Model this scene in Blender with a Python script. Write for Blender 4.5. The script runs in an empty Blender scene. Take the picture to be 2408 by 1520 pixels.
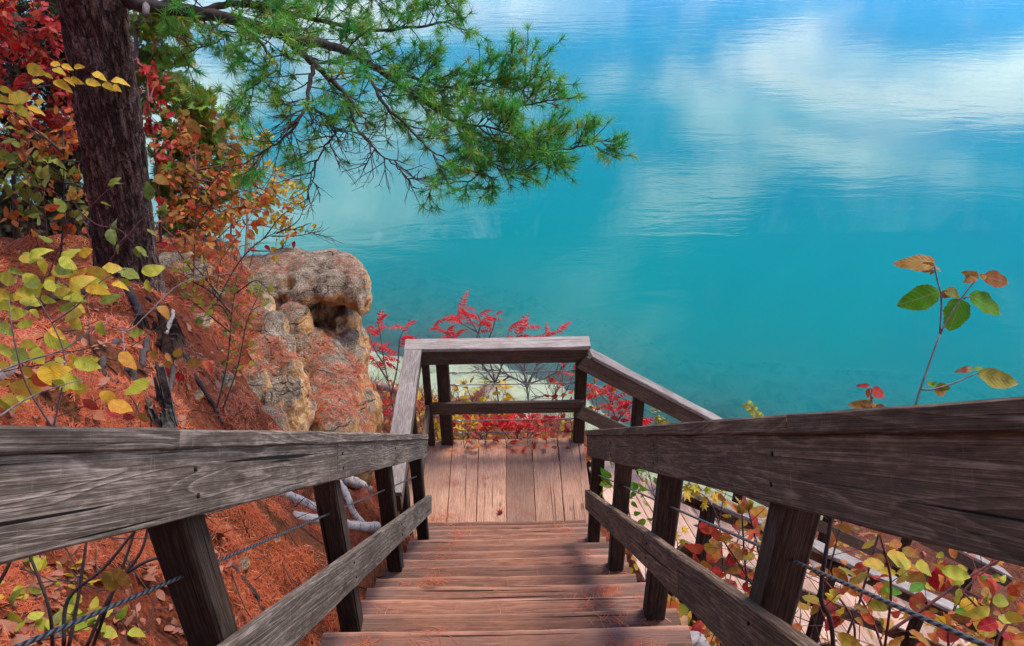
import bpy, bmesh, math, random
import numpy as np
from mathutils import Vector, Matrix, noise as mnoise

random.seed(7)
rng = np.random.default_rng(7)
R = math.radians
scene = bpy.context.scene
COL = scene.collection

# ------------------------------------------------------------------ camera
CAMZ = 11.5                      # metres above the lake
FPX, CX, CY = 1950.0, 1204.0, 760.0   # photograph measured on a 2408 x 1520 raster
PITCH, ROLL, YAW = R(32.6), R(0.8), R(0.31)
fw = Vector((math.sin(YAW) * math.cos(PITCH), math.cos(YAW) * math.cos(PITCH), -math.sin(PITCH)))
rt0 = Vector((math.cos(YAW), -math.sin(YAW), 0))
up0 = rt0.cross(fw)
XC = rt0 * math.cos(ROLL) - up0 * math.sin(ROLL)
YC = up0 * math.cos(ROLL) + rt0 * math.sin(ROLL)
CAM = Vector((0, 0, CAMZ))
cam_d = bpy.data.cameras.new('camera')
cam = bpy.data.objects.new('camera', cam_d)
COL.objects.link(cam)
cam.matrix_world = Matrix(((XC.x, YC.x, -fw.x, 0), (XC.y, YC.y, -fw.y, 0), (XC.z, YC.z, -fw.z, CAMZ), (0, 0, 0, 1)))
cam_d.sensor_width = 36.0
cam_d.lens = FPX / 2408.0 * 36.0
cam_d.clip_start = 0.05
cam_d.clip_end = 3000
scene.camera = cam

# ------------------------------------------------------------------ sky, sun, exposure
CLOUD_SEED = 3.7
SUN_EL, SUN_AZ = R(62), R(46)        # azimuth measured clockwise from +Y (out over the lake, to the right)
w = bpy.data.worlds.new('World'); scene.world = w; w.use_nodes = True
nt = w.node_tree; nt.nodes.clear()
def wn(t, **k):
    n = nt.nodes.new(t)
    for a, b in k.items(): setattr(n, a, b)
    return n
out = wn('ShaderNodeOutputWorld'); bg = wn('ShaderNodeBackground'); bg.inputs['Strength'].default_value = 0.10
sky = wn('ShaderNodeTexSky', sky_type='NISHITA', sun_disc=False, sun_elevation=SUN_EL, sun_rotation=SUN_AZ,
         altitude=200, air_density=1.0, dust_density=0.3, ozone_density=2.0)
tc = wn('ShaderNodeTexCoord'); sep = wn('ShaderNodeSeparateXYZ')
nt.links.new(tc.outputs['Generated'], sep.inputs[0])
zc = wn('ShaderNodeMath', operation='MAXIMUM'); zc.inputs[1].default_value = 0.06
nt.links.new(sep.outputs['Z'], zc.inputs[0])
dx = wn('ShaderNodeMath', operation='DIVIDE'); dy = wn('ShaderNodeMath', operation='DIVIDE')
for d_, ax in ((dx, 'X'), (dy, 'Y')):
    nt.links.new(sep.outputs[ax], d_.inputs[0]); nt.links.new(zc.outputs[0], d_.inputs[1])
cmb = wn('ShaderNodeCombineXYZ')
nt.links.new(dx.outputs[0], cmb.inputs[0]); nt.links.new(dy.outputs[0], cmb.inputs[1]); cmb.inputs[2].default_value = CLOUD_SEED
cn = wn('ShaderNodeTexNoise'); cn.inputs['Scale'].default_value = 0.70; cn.inputs['Detail'].default_value = 7
cn.inputs['Roughness'].default_value = 0.63; cn.inputs['Distortion'].default_value = 0.5
nt.links.new(cmb.outputs[0], cn.inputs['Vector'])
cr = wn('ShaderNodeValToRGB'); cr.color_ramp.elements[0].position = 0.475; cr.color_ramp.elements[1].position = 0.595
nt.links.new(cn.outputs['Fac'], cr.inputs[0])
tint = wn('ShaderNodeMixRGB', blend_type='MULTIPLY'); tint.inputs[0].default_value = 1.0
tint.inputs[2].default_value = (0.28, 0.70, 1.24, 1)
nt.links.new(sky.outputs[0], tint.inputs[1])
mx = wn('ShaderNodeMixRGB'); mx.inputs[2].default_value = (13.0, 12.5, 12.9, 1)
nt.links.new(cr.outputs[0], mx.inputs[0]); nt.links.new(tint.outputs[0], mx.inputs[1])
nt.links.new(mx.outputs[0], bg.inputs[0]); nt.links.new(bg.outputs[0], out.inputs[0])

sd = bpy.data.lights.new('sun', 'SUN'); sd.energy = 2.4; sd.angle = R(22); sd.color = (1, 0.90, 0.77)
sun = bpy.data.objects.new('sun', sd); COL.objects.link(sun)
sv = Vector((math.sin(SUN_AZ) * math.cos(SUN_EL), math.cos(SUN_AZ) * math.cos(SUN_EL), math.sin(SUN_EL)))
sun.rotation_euler = sv.to_track_quat('Z', 'Y').to_euler()
sun.location = CAM + sv * 30
scene.view_settings.view_transform = 'Standard'
scene.view_settings.look = 'None'
scene.view_settings.exposure = 0.85
scene.view_settings.gamma = 1.0
scene.view_settings.use_curve_mapping = False
scene.render.engine = 'CYCLES'
scene.cycles.max_bounces = 4
scene.cycles.diffuse_bounces = 3
scene.cycles.glossy_bounces = 2
scene.cycles.use_adaptive_sampling = True
scene.cycles.adaptive_threshold = 0.06
scene.cycles.transparent_max_bounces = 6
scene.cycles.use_denoising = True

# ------------------------------------------------------------------ helpers
def P(px, py, d):
    """point seen at raster position (px, py) at distance d along the optical axis"""
    return CAM + fw * d + XC * ((px - CX) / FPX * d) + YC * ((CY - py) / FPX * d)
def RAY(px, py):
    return (fw + XC * ((px - CX) / FPX) + YC * ((CY - py) / FPX))
def PX(p):
    v = Vector(p) - CAM; d = v.dot(fw)
    return (CX + v.dot(XC) / d * FPX, CY - v.dot(YC) / d * FPX, d)

S_ANG = PITCH + math.atan(266 / FPX)
SV = Vector((0, math.cos(S_ANG), -math.sin(S_ANG)))
NV = Vector((0, -math.sin(S_ANG), -math.cos(S_ANG)))
def ST(x, d, n):
    """stair frame: x sideways, d down along the flight, n below the line of sight of the rail"""
    return CAM + Vector((x, 0, 0)) + SV * d + NV * n

class MB:
    def __init__(s): s.v = []; s.f = []; s.r = []; s.m = []
    def add(s, vs, fs, r=0.0):
        o = len(s.v); s.v.extend(vs); s.f.extend([tuple(i + o for i in f) for f in fs]); s.r.extend([r] * len(vs))
    def tube(s, pts, rad, n=6, r=0.0, cap=True):
        pts = [Vector(p) for p in pts]
        k = len(pts)
        if not hasattr(rad, '__len__'): rad = [rad] * k
        vs = []; prev = None
        for i in range(k):
            t = (pts[min(i + 1, k - 1)] - pts[max(i - 1, 0)])
            if t.length < 1e-9: t = Vector((0, 0, 1))
            t.normalize()
            a = prev if prev is not None else (Vector((0, 0, 1)) if abs(t.z) < 0.9 else Vector((1, 0, 0)))
            a = (a - t * a.dot(t))
            if a.length < 1e-6: a = t.orthogonal()
            a.normalize(); prev = a; b = t.cross(a)
            for j in range(n):
                an = 2 * math.pi * j / n
                vs.append(tuple(pts[i] + (a * math.cos(an) + b * math.sin(an)) * rad[i]))
        fs = []
        for i in range(k - 1):
            for j in range(n):
                j2 = (j + 1) % n
                fs.append((i * n + j, i * n + j2, (i + 1) * n + j2, (i + 1) * n + j))
        if cap:
            fs.append(tuple(range(n - 1, -1, -1))); fs.append(tuple((k - 1) * n + j for j in range(n)))
        s.add(vs, fs, r)
    def build(s, name, mat, parent=None, smooth=True):
        o = mesh_obj(name, s.v, s.f, mat, parent, smooth)
        if s.r and any(s.r):
            a = o.data.attributes.new('rnd', 'FLOAT', 'POINT'); a.data.foreach_set('value', np.array(s.r, np.float32))
        return o

def mesh_obj(name, v, f, mat, parent=None, smooth=True, origin=None):
    me = bpy.data.meshes.new(name)
    if origin is not None:
        v = [(p[0] - origin[0], p[1] - origin[1], p[2] - origin[2]) for p in v]
    elif parent is not None:
        L = parent.location
        v = [(p[0] - L.x, p[1] - L.y, p[2] - L.z) for p in v]
    me.from_pydata(v, [], f)
    if smooth: me.polygons.foreach_set('use_smooth', [True] * len(me.polygons))
    if mat: me.materials.append(mat)
    o = bpy.data.objects.new(name, me); COL.objects.link(o)
    if parent is not None: o.parent = parent
    if origin is not None: o.location = origin
    return o

def thing(name, label, cat, loc, group=None):
    o = bpy.data.objects.new(name, None); COL.objects.link(o)
    o.location = loc; o.empty_display_size = 0.1
    tag(o, label, cat, group); return o
def tag(o, label=None, cat=None, group=None, kind=None):
    if label: o['label'] = label
    if cat: o['category'] = cat
    if group: o['group'] = group
    if kind: o['kind'] = kind
    return o

def catmull(pts, n):
    """smooth polyline through tuples of any length"""
    pts = [np.array(p, float) for p in pts]
    P_ = [2 * pts[0] - pts[1]] + pts + [2 * pts[-1] - pts[-2]]
    out = []
    for i in range(1, len(P_) - 2):
        for k in range(n):
            t = k / n
            out.append(0.5 * ((2 * P_[i]) + (-P_[i-1] + P_[i+1]) * t + (2*P_[i-1] - 5*P_[i] + 4*P_[i+1] - P_[i+2]) * t*t
                              + (-P_[i-1] + 3*P_[i] - 3*P_[i+1] + P_[i+2]) * t**3))
    out.append(pts[-1]); return out
def pixpath(pts, n=4):
    """pts: (px, py, depth) control points -> smooth world polyline"""
    return [P(*q) for q in catmull(pts, n)]
def lerp(a, b, t): return a + (b - a) * t

# ------------------------------------------------------------------ materials
def newmat(name):
    m = bpy.data.materials.new(name); m.use_nodes = True
    t = m.node_tree; t.nodes.clear()
    o = t.nodes.new('ShaderNodeOutputMaterial')
    return m, t, o
class NT:
    def __init__(s, t): s.t = t
    def __call__(s, typ, ins=None, **k):
        n = s.t.nodes.new(typ)
        for a, b in k.items(): setattr(n, a, b)
        for a, b in (ins or {}).items():
            if hasattr(b, 'is_linked') and hasattr(b, 'links'): s.t.links.new(b, n.inputs[a])
            else: n.inputs[a].default_value = b
        return n
    def math(s, op, a, b=None, c=None, clamp=False):
        n = s.t.nodes.new('ShaderNodeMath'); n.operation = op; n.use_clamp = clamp
        for i, v in enumerate((a, b, c)):
            if v is None: continue
            if hasattr(v, 'links'): s.t.links.new(v, n.inputs[i])
            else: n.inputs[i].default_value = v
        return n.outputs[0]
    def ramp(s, fac, stops, interp='LINEAR'):
        n = s.t.nodes.new('ShaderNodeValToRGB'); cr = n.color_ramp; cr.interpolation = interp
        while len(cr.elements) < len(stops): cr.elements.new(0.5)
        for e, (p, c) in zip(cr.elements, stops):
            e.position = p; e.color = tuple(c) + (1,) if len(c) == 3 else c
        s.t.links.new(fac, n.inputs[0]); return n.outputs[0]
    def mix(s, fac, a, b, mode='MIX'):
        n = s.t.nodes.new('ShaderNodeMixRGB'); n.blend_type = mode
        for i, v in enumerate((fac, a, b)):
            if hasattr(v, 'links'): s.t.links.new(v, n.inputs[i])
            elif i == 0: n.inputs[0].default_value = v
            else: n.inputs[i].default_value = tuple(v) + (1,)
        return n.outputs[0]
    def noise(s, vec, scale, detail=4, rough=0.55, dist=0.0):
        n = s('ShaderNodeTexNoise', {'Vector': vec, 'Scale': scale, 'Detail': detail, 'Roughness': rough, 'Distortion': dist})
        return n.outputs['Fac']
    def mapping(s, vec, scale, loc=None):
        n = s('ShaderNodeMapping', {'Vector': vec, 'Scale': scale})
        if loc is not None:
            if hasattr(loc, 'links'): s.t.links.new(loc, n.inputs['Location'])
            else: n.inputs['Location'].default_value = loc
        return n.outputs[0]
    def bump(s, h, strength, dist, normal=None):
        n = s('ShaderNodeBump', {'Height': h, 'Strength': strength, 'Distance': dist})
        if normal is not None: s.t.links.new(normal, n.inputs['Normal'])
        return n.outputs[0]
    def link(s, a, b): s.t.links.new(a, b)

def wood(name, dark, mid, light, stain=None, stain_amt=0.0, rough=0.85, crack=1.0, sides=None):
    m, t, o = newmat(name); n = NT(t)
    tc = n('ShaderNodeTexCoord').outputs['Object']; oi = n('ShaderNodeObjectInfo').outputs['Random']
    off = n('ShaderNodeCombineXYZ', {0: n.math('MULTIPLY', oi, 37.0), 1: n.math('MULTIPLY', oi, 91.0), 2: n.math('MULTIPLY', oi, 53.0)}).outputs[0]
    v = n('ShaderNodeVectorMath', {0: tc, 1: off}, operation='ADD').outputs[0]
    big = n.noise(n.mapping(v, (0.34, 6.5, 6.5)), 1.5, 2, 0.45, 0.35)
    rings = n.math('FRACT', n.math('MULTIPLY', big, 17.0))
    rings = n.ramp(rings, [(0.0, (0.15,) * 3), (0.55, (0.55,) * 3), (0.86, (1, 1, 1)), (1.0, (0.15,) * 3)])
    fib = n.noise(n.mapping(v, (1.6, 150, 150)), 2.0, 4, 0.6, 0.1)
    blot = n.noise(n.mapping(v, (1.3, 3, 3)), 2.0, 5, 0.65)
    speck = n.noise(n.mapping(v, (9, 55, 55)), 2.0, 3, 0.6)
    ckn = n.noise(n.mapping(v, (0.35, 30, 30)), 2.0, 2, 0.4, 0.25)
    ck = n.ramp(ckn, [(0.675, (0, 0, 0)), (0.70, (1, 1, 1))])
    vor = n('ShaderNodeTexVoronoi', {'Vector': n.mapping(v, (2.2, 7, 7)), 'Scale': 1.0, 'Randomness': 1.0}).outputs['Distance']
    knot = n.ramp(vor, [(0.06, (1, 1, 1)), (0.13, (0, 0, 0))])
    val = n.math('ADD', n.math('MULTIPLY', rings, 0.20), n.math('MULTIPLY', fib, 0.70))
    val = n.math('ADD', val, n.math('MULTIPLY', n.math('SUBTRACT', blot, 0.5), 0.50))
    val = n.math('ADD', val, n.math('MULTIPLY', n.math('SUBTRACT', speck, 0.5), 0.50))
    col = n.ramp(val, [(0.12, dark), (0.45, mid), (0.85, light)])
    tk = n.noise(n.mapping(v, (26, 5, 5)), 2.0, 3, 0.65, 0.3)
    col = n.mix(n.ramp(tk, [(0.62, (0, 0, 0)), (0.74, (0.20,) * 3)]), col, light)
    if stain:
        sf = n.ramp(n.noise(n.mapping(v, (0.8, 2.2, 2.2)), 1.4, 4, 0.6), [(0.38, (0, 0, 0)), (0.68, (stain_amt,) * 3)])
        col = n.mix(sf, col, stain)
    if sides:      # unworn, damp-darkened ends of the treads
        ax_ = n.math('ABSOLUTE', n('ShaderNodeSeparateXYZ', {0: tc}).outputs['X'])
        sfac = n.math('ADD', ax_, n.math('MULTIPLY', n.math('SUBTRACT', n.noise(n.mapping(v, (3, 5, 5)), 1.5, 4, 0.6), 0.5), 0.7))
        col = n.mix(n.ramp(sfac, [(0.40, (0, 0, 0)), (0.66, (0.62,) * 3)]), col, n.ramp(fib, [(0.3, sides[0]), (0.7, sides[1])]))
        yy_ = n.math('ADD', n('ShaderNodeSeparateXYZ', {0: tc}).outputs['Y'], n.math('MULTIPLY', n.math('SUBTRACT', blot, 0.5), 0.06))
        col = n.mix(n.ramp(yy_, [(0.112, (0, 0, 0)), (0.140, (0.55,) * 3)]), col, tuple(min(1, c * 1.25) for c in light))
        col = n.mix(n.ramp(yy_, [(0.02, (0.55,) * 3), (0.075, (0, 0, 0))]), col, tuple(c * 0.55 for c in dark))  # shadow line behind the next nosing, painted in by darkening the tread's back
    dk = tuple(c * 0.22 for c in dark)
    col = n.mix(n.math('MULTIPLY', knot, 0.6), col, tuple(c * 0.55 for c in dark))
    col = n.mix(n.math('MULTIPLY', ck, crack), col, dk)
    tone = n.math('MULTIPLY_ADD', oi, 0.6, 0.72)
    col = n.mix(1.0, col, n('ShaderNodeCombineColor', {0: tone, 1: tone, 2: tone}).outputs[0], 'MULTIPLY')
    h = n.math('SUBTRACT', n.math('ADD', n.math('MULTIPLY', fib, 0.7), n.math('MULTIPLY', rings, 0.35)), n.math('MULTIPLY', ck, 1.2 * crack))
    bs = n('ShaderNodeBsdfPrincipled', {'Base Color': col, 'Roughness': rough, 'Normal': n.bump(h, 0.9, 0.0035)})
    bs.inputs['Specular IOR Level'].default_value = 0.25
    n.link(bs.outputs[0], o.inputs[0]); return m

M = {}
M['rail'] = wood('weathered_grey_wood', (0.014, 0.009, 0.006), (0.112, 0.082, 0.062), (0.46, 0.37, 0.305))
M['rail_brown'] = wood('shaded_weathered_brown_wood', (0.014, 0.007, 0.004), (0.108, 0.062, 0.037), (0.38, 0.25, 0.165))  # browner wood, with the right rail's shaded side partly put into the colour
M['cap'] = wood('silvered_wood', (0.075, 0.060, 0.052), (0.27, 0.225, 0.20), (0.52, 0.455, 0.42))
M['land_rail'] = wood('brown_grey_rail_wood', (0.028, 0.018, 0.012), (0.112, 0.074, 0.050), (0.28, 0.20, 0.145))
M['post'] = wood('shaded_post_wood', (0.010, 0.006, 0.004), (0.042, 0.025, 0.016), (0.125, 0.080, 0.054))  # backlit shade of the posts partly put into this dark wood colour
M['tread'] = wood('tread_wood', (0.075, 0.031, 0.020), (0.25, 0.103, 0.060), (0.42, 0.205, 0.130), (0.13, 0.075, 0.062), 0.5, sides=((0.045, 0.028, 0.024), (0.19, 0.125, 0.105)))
M['deck'] = wood('deck_wood', (0.14, 0.064, 0.040), (0.42, 0.225, 0.145), (0.62, 0.385, 0.27), (0.17, 0.10, 0.085), 0.35, crack=0.7)
M['deck2'] = wood('pale_deck_wood', (0.22, 0.12, 0.085), (0.52, 0.33, 0.25), (0.66, 0.46, 0.37), crack=0.4)

def simple(name, col, rough=0.6, metal=0.0, nscale=0, namp=0.4, bump=0.0):
    m, t, o = newmat(name); n = NT(t)
    tc = n('ShaderNodeTexCoord').outputs['Object']
    c = col
    if nscale:
        f = n.noise(tc, nscale, 5, 0.6)
        c = n.ramp(f, [(0.3, tuple(x * (1 - namp) for x in col)), (0.7, tuple(min(1, x * (1 + namp)) for x in col))])
    bs = n('ShaderNodeBsdfPrincipled', {'Roughness': rough, 'Metallic': metal})
    if nscale:
        n.link(c, bs.inputs['Base Color'])
        if bump: n.link(n.bump(f, 0.8, bump), bs.inputs['Normal'])
    else: bs.inputs['Base Color'].default_value = tuple(col) + (1,)
    n.link(bs.outputs[0], o.inputs[0]); return m
def cable_mat():
    m, t, o = newmat('steel_wire_rope'); n = NT(t)
    tc = n('ShaderNodeTexCoord').outputs['UV']
    wv = n('ShaderNodeTexWave', {'Vector': tc, 'Scale': 1.0}, wave_type='BANDS', bands_direction='DIAGONAL').outputs['Fac']
    col = n.ramp(wv, [(0.2, (0.03, 0.03, 0.033)), (0.7, (0.24, 0.25, 0.27))])
    bs = n('ShaderNodeBsdfPrincipled', {'Base Color': col, 'Roughness': 0.45, 'Metallic': 0.6, 'Normal': n.bump(wv, 0.8, 0.001)})
    n.link(bs.outputs[0], o.inputs[0]); return m
M['cable'] = cable_mat()
M['steel'] = simple('galvanised_steel', (0.55, 0.56, 0.58), 0.35, 0.8)
M['hole'] = simple('drilled_hole', (0.006, 0.005, 0.005), 0.95)

def leafmat(name, stops, trans=0.35, rough=0.55, spots=0.5, spotcol=(0.10, 0.03, 0.01)):
    m, t, o = newmat(name); n = NT(t)
    oi = n('ShaderNodeObjectInfo').outputs['Random']; at = n('ShaderNodeAttribute', attribute_name='rnd').outputs['Fac']
    f = n.math('FRACT', n.math('ADD', oi, at))
    col = n.ramp(f, stops)
    tc = n('ShaderNodeTexCoord').outputs['Object']
    off = n('ShaderNodeCombineXYZ', {0: n.math('MULTIPLY', f, 61.0), 1: n.math('MULTIPLY', f, 23.0), 2: 0.0}).outputs[0]
    v = n('ShaderNodeVectorMath', {0: tc, 1: off}, operation='ADD').outputs[0]
    s1 = n.noise(v, 5.0, 4, 0.65)
    col = n.mix(n.ramp(s1, [(0.54, (0, 0, 0)), (0.70, (spots,) * 3)]), col, spotcol)
    s2 = n.noise(v, 2.6, 3, 0.55)
    col = n.mix(n.ramp(s2, [(0.42, (0, 0, 0)), (0.64, (0.75,) * 3)]), col, n.ramp(n.math('FRACT', n.math('ADD', f, 0.27)), stops))
    xy = n('ShaderNodeSeparateXYZ', {0: tc}); axx = n.math('ABSOLUTE', xy.outputs['X'])
    vn = n.math('SINE', n.math('MULTIPLY', n.math('SUBTRACT', xy.outputs['Y'], n.math('MULTIPLY', axx, 0.9)), 52.0))
    vf = n.ramp(vn, [(0.85, (0, 0, 0)), (1.0, (0.05,) * 3)])
    mr = n.ramp(axx, [(0.005, (0.25,) * 3), (0.014, (0, 0, 0))])
    col = n.mix(n.math('MAXIMUM', vf, mr), col, n.mix(0.5, col, (0.9, 0.8, 0.45)))
    bs = n('ShaderNodeBsdfPrincipled', {'Base Color': col, 'Roughness': rough}); bs.inputs['Specular IOR Level'].default_value = 0.3
    nb_ = n.bump(n.math('ADD', vn, n.math('MULTIPLY', s2, 2.0)), 0.15, 0.005); n.link(nb_, bs.inputs['Normal'])
    tr = n('ShaderNodeBsdfTranslucent', {'Color': col})
    mx = n('ShaderNodeMixShader', {0: trans, 1: bs.outputs[0], 2: tr.outputs[0]})
    n.link(mx.outputs[0], o.inputs[0]); return m
M['leaf_yg'] = leafmat('yellow_green_leaf', [(0, (0.36, 0.40, 0.035)), (0.35, (0.55, 0.50, 0.05)), (0.6, (0.27, 0.36, 0.03)), (0.8, (0.66, 0.42, 0.05)), (1, (0.62, 0.22, 0.03))], spots=0.35)
M['leaf_yellow'] = leafmat('yellow_leaf', [(0, (0.72, 0.46, 0.03)), (0.5, (0.66, 0.36, 0.025)), (0.8, (0.50, 0.47, 0.05)), (1, (0.62, 0.20, 0.03))])
M['leaf_red'] = leafmat('red_leaf', [(0, (0.50, 0.014, 0.016)), (0.35, (0.30, 0.010, 0.016)), (0.6, (0.64, 0.05, 0.03)), (0.8, (0.36, 0.06, 0.05)), (1, (0.60, 0.16, 0.03))], spots=0.2)
M['leaf_orange'] = leafmat('orange_leaf', [(0, (0.62, 0.10, 0.02)), (0.3, (0.40, 0.035, 0.02)), (0.6, (0.66, 0.22, 0.03)), (0.85, (0.36, 0.17, 0.03)), (1, (0.28, 0.26, 0.03))])
M['leaf_bronze'] = leafmat('bronze_leaf', [(0, (0.32, 0.13, 0.03)), (0.35, (0.40, 0.23, 0.035)), (0.7, (0.28, 0.06, 0.025)), (1, (0.30, 0.24, 0.03))])
M['leaf_mixed'] = leafmat('mixed_autumn_leaf', [(0, (0.52, 0.34, 0.03)), (0.22, (0.34, 0.30, 0.025)), (0.4, (0.60, 0.14, 0.02)), (0.55, (0.12, 0.30, 0.03)), (0.7, (0.55, 0.05, 0.03)), (0.85, (0.62, 0.25, 0.035)), (1, (0.48, 0.30, 0.30))], trans=0.42)
M['leaf_sumac'] = leafmat('scarlet_sumac_leaflet', [(0, (0.92, 0.018, 0.045)), (0.5, (0.78, 0.012, 0.030)), (1, (0.95, 0.08, 0.09))], spots=0.0)
M['leaf_olive'] = leafmat('olive_leaf', [(0, (0.16, 0.20, 0.03)), (0.4, (0.30, 0.32, 0.04)), (0.75, (0.09, 0.14, 0.03)), (1, (0.40, 0.30, 0.05))], spots=0.2)
M['leaf_dark'] = leafmat('dark_understorey_leaf', [(0, (0.020, 0.030, 0.010)), (0.45, (0.05, 0.045, 0.015)), (0.7, (0.09, 0.03, 0.015)), (1, (0.03, 0.05, 0.015))], spots=0.1, trans=0.15)
M['leaf_cedar'] = leafmat('cedar_spray', [(0, (0.07, 0.22, 0.02)), (0.4, (0.20, 0.38, 0.04)), (0.6, (0.07, 0.16, 0.02)), (0.75, (0.55, 0.19, 0.05)), (0.88, (0.30, 0.36, 0.04)), (1, (0.42, 0.14, 0.04))], spots=0.0, trans=0.2)
M['leaf_showy'] = leafmat('green_bronze_leaf', [(0, (0.07, 0.27, 0.010)), (0.6, (0.15, 0.27, 0.012)), (1, (0.26, 0.17, 0.015))], spots=0.45, spotcol=(0.20, 0.07, 0.01), trans=0.45)
M['needle_green'] = leafmat('pine_needle_green', [(0, (0.032, 0.25, 0.048)), (0.5, (0.09, 0.44, 0.07)), (0.8, (0.20, 0.50, 0.06)), (0.94, (0.34, 0.40, 0.05)), (1, (0.55, 0.24, 0.05))], spots=0.0, trans=0.25)
M['needle_dead'] = leafmat('fallen_pine_needle', [(0, (0.48, 0.070, 0.022)), (0.35, (0.66, 0.150, 0.050)), (0.6, (0.20, 0.028, 0.012)), (0.75, (0.50, 0.085, 0.03)), (0.92, (0.80, 0.33, 0.16)), (1, (0.30, 0.05, 0.02))], spots=0.0, trans=0.1)
M['fern'] = leafmat('orange_fern', [(0, (0.75, 0.30, 0.08)), (1, (0.62, 0.22, 0.05))], spots=0.0)
M['twig'] = simple('dark_twig_bark', (0.045, 0.030, 0.027), 0.85, 0, 40, 0.5)
M['twig_red'] = simple('reddish_twig_bark', (0.13, 0.035, 0.03), 0.8, 0, 40, 0.5)
M['twig_grey'] = simple('grey_twig_bark', (0.17, 0.14, 0.14), 0.85, 0, 40, 0.5)
M['pine_twig'] = simple('pine_branch_bark', (0.050, 0.034, 0.032), 0.9, 0, 25, 0.6, 0.006)

def bark_mat():
    m, t, o = newmat('pine_bark'); n = NT(t)
    tc = n('ShaderNodeTexCoord').outputs['Object']
    v = n.mapping(tc, (9, 9, 2.6))
    f = n.noise(v, 2.2, 6, 0.65, 0.6)
    r1 = n.noise(n.mapping(tc, (11, 11, 1.7)), 1.5, 4, 0.6, 1.4); r2 = n.noise(n.mapping(tc, (7, 7, 9)), 2.0, 3, 0.6, 0.8)
    vo = n.math('MINIMUM', n.math('ABSOLUTE', n.math('SUBTRACT', r1, 0.5)), n.math('MULTIPLY_ADD', n.math('ABSOLUTE', n.math('SUBTRACT', r2, 0.5)), 1.6, 0.012))
    crk = n.ramp(vo, [(0.0, (0, 0, 0)), (0.055, (1, 1, 1))])
    fine = n.noise(tc, 60, 4, 0.6)
    col = n.ramp(n.math('ADD', n.math('MULTIPLY', f, 0.75), n.math('MULTIPLY', fine, 0.3)), [(0.3, (0.034, 0.017, 0.014)), (0.52, (0.150, 0.085, 0.070)), (0.76, (0.42, 0.30, 0.27))])
    col = n.mix(n.math('MULTIPLY', n.math('SUBTRACT', 1.0, crk), 0.75), col, (0.010, 0.006, 0.006))
    h = n.math('ADD', n.math('MULTIPLY', crk, 0.6), n.math('MULTIPLY', f, 0.6))
    bs = n('ShaderNodeBsdfPrincipled', {'Base Color': col, 'Roughness': 0.9, 'Normal': n.bump(h, 1.0, 0.02)})
    bs.inputs['Specular IOR Level'].default_value = 0.15
    n.link(bs.outputs[0], o.inputs[0]); return m
M['bark'] = bark_mat()
def birch_mat():
    m, t, o = newmat('birch_bark'); n = NT(t)
    tc = n('ShaderNodeTexCoord').outputs['UV']
    f = n.noise(n.mapping(tc, (22, 1.6, 1)), 2.0, 3, 0.6)
    g = n.noise(n.mapping(tc, (2.0, 2.0, 1)), 2.0, 4, 0.6)
    col = n.ramp(g, [(0.34, (0.16, 0.11, 0.09)), (0.50, (0.55, 0.50, 0.47)), (0.70, (0.40, 0.22, 0.15))])
    col = n.mix(n.ramp(f, [(0.58, (0, 0, 0)), (0.63, (0.9,) * 3)]), col, (0.025, 0.02, 0.02))
    bs = n('ShaderNodeBsdfPrincipled', {'Base Color': col, 'Roughness': 0.7, 'Normal': n.bump(f, 0.5, 0.004)})
    n.link(bs.outputs[0], o.inputs[0]); return m
M['birch'] = birch_mat()
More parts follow.
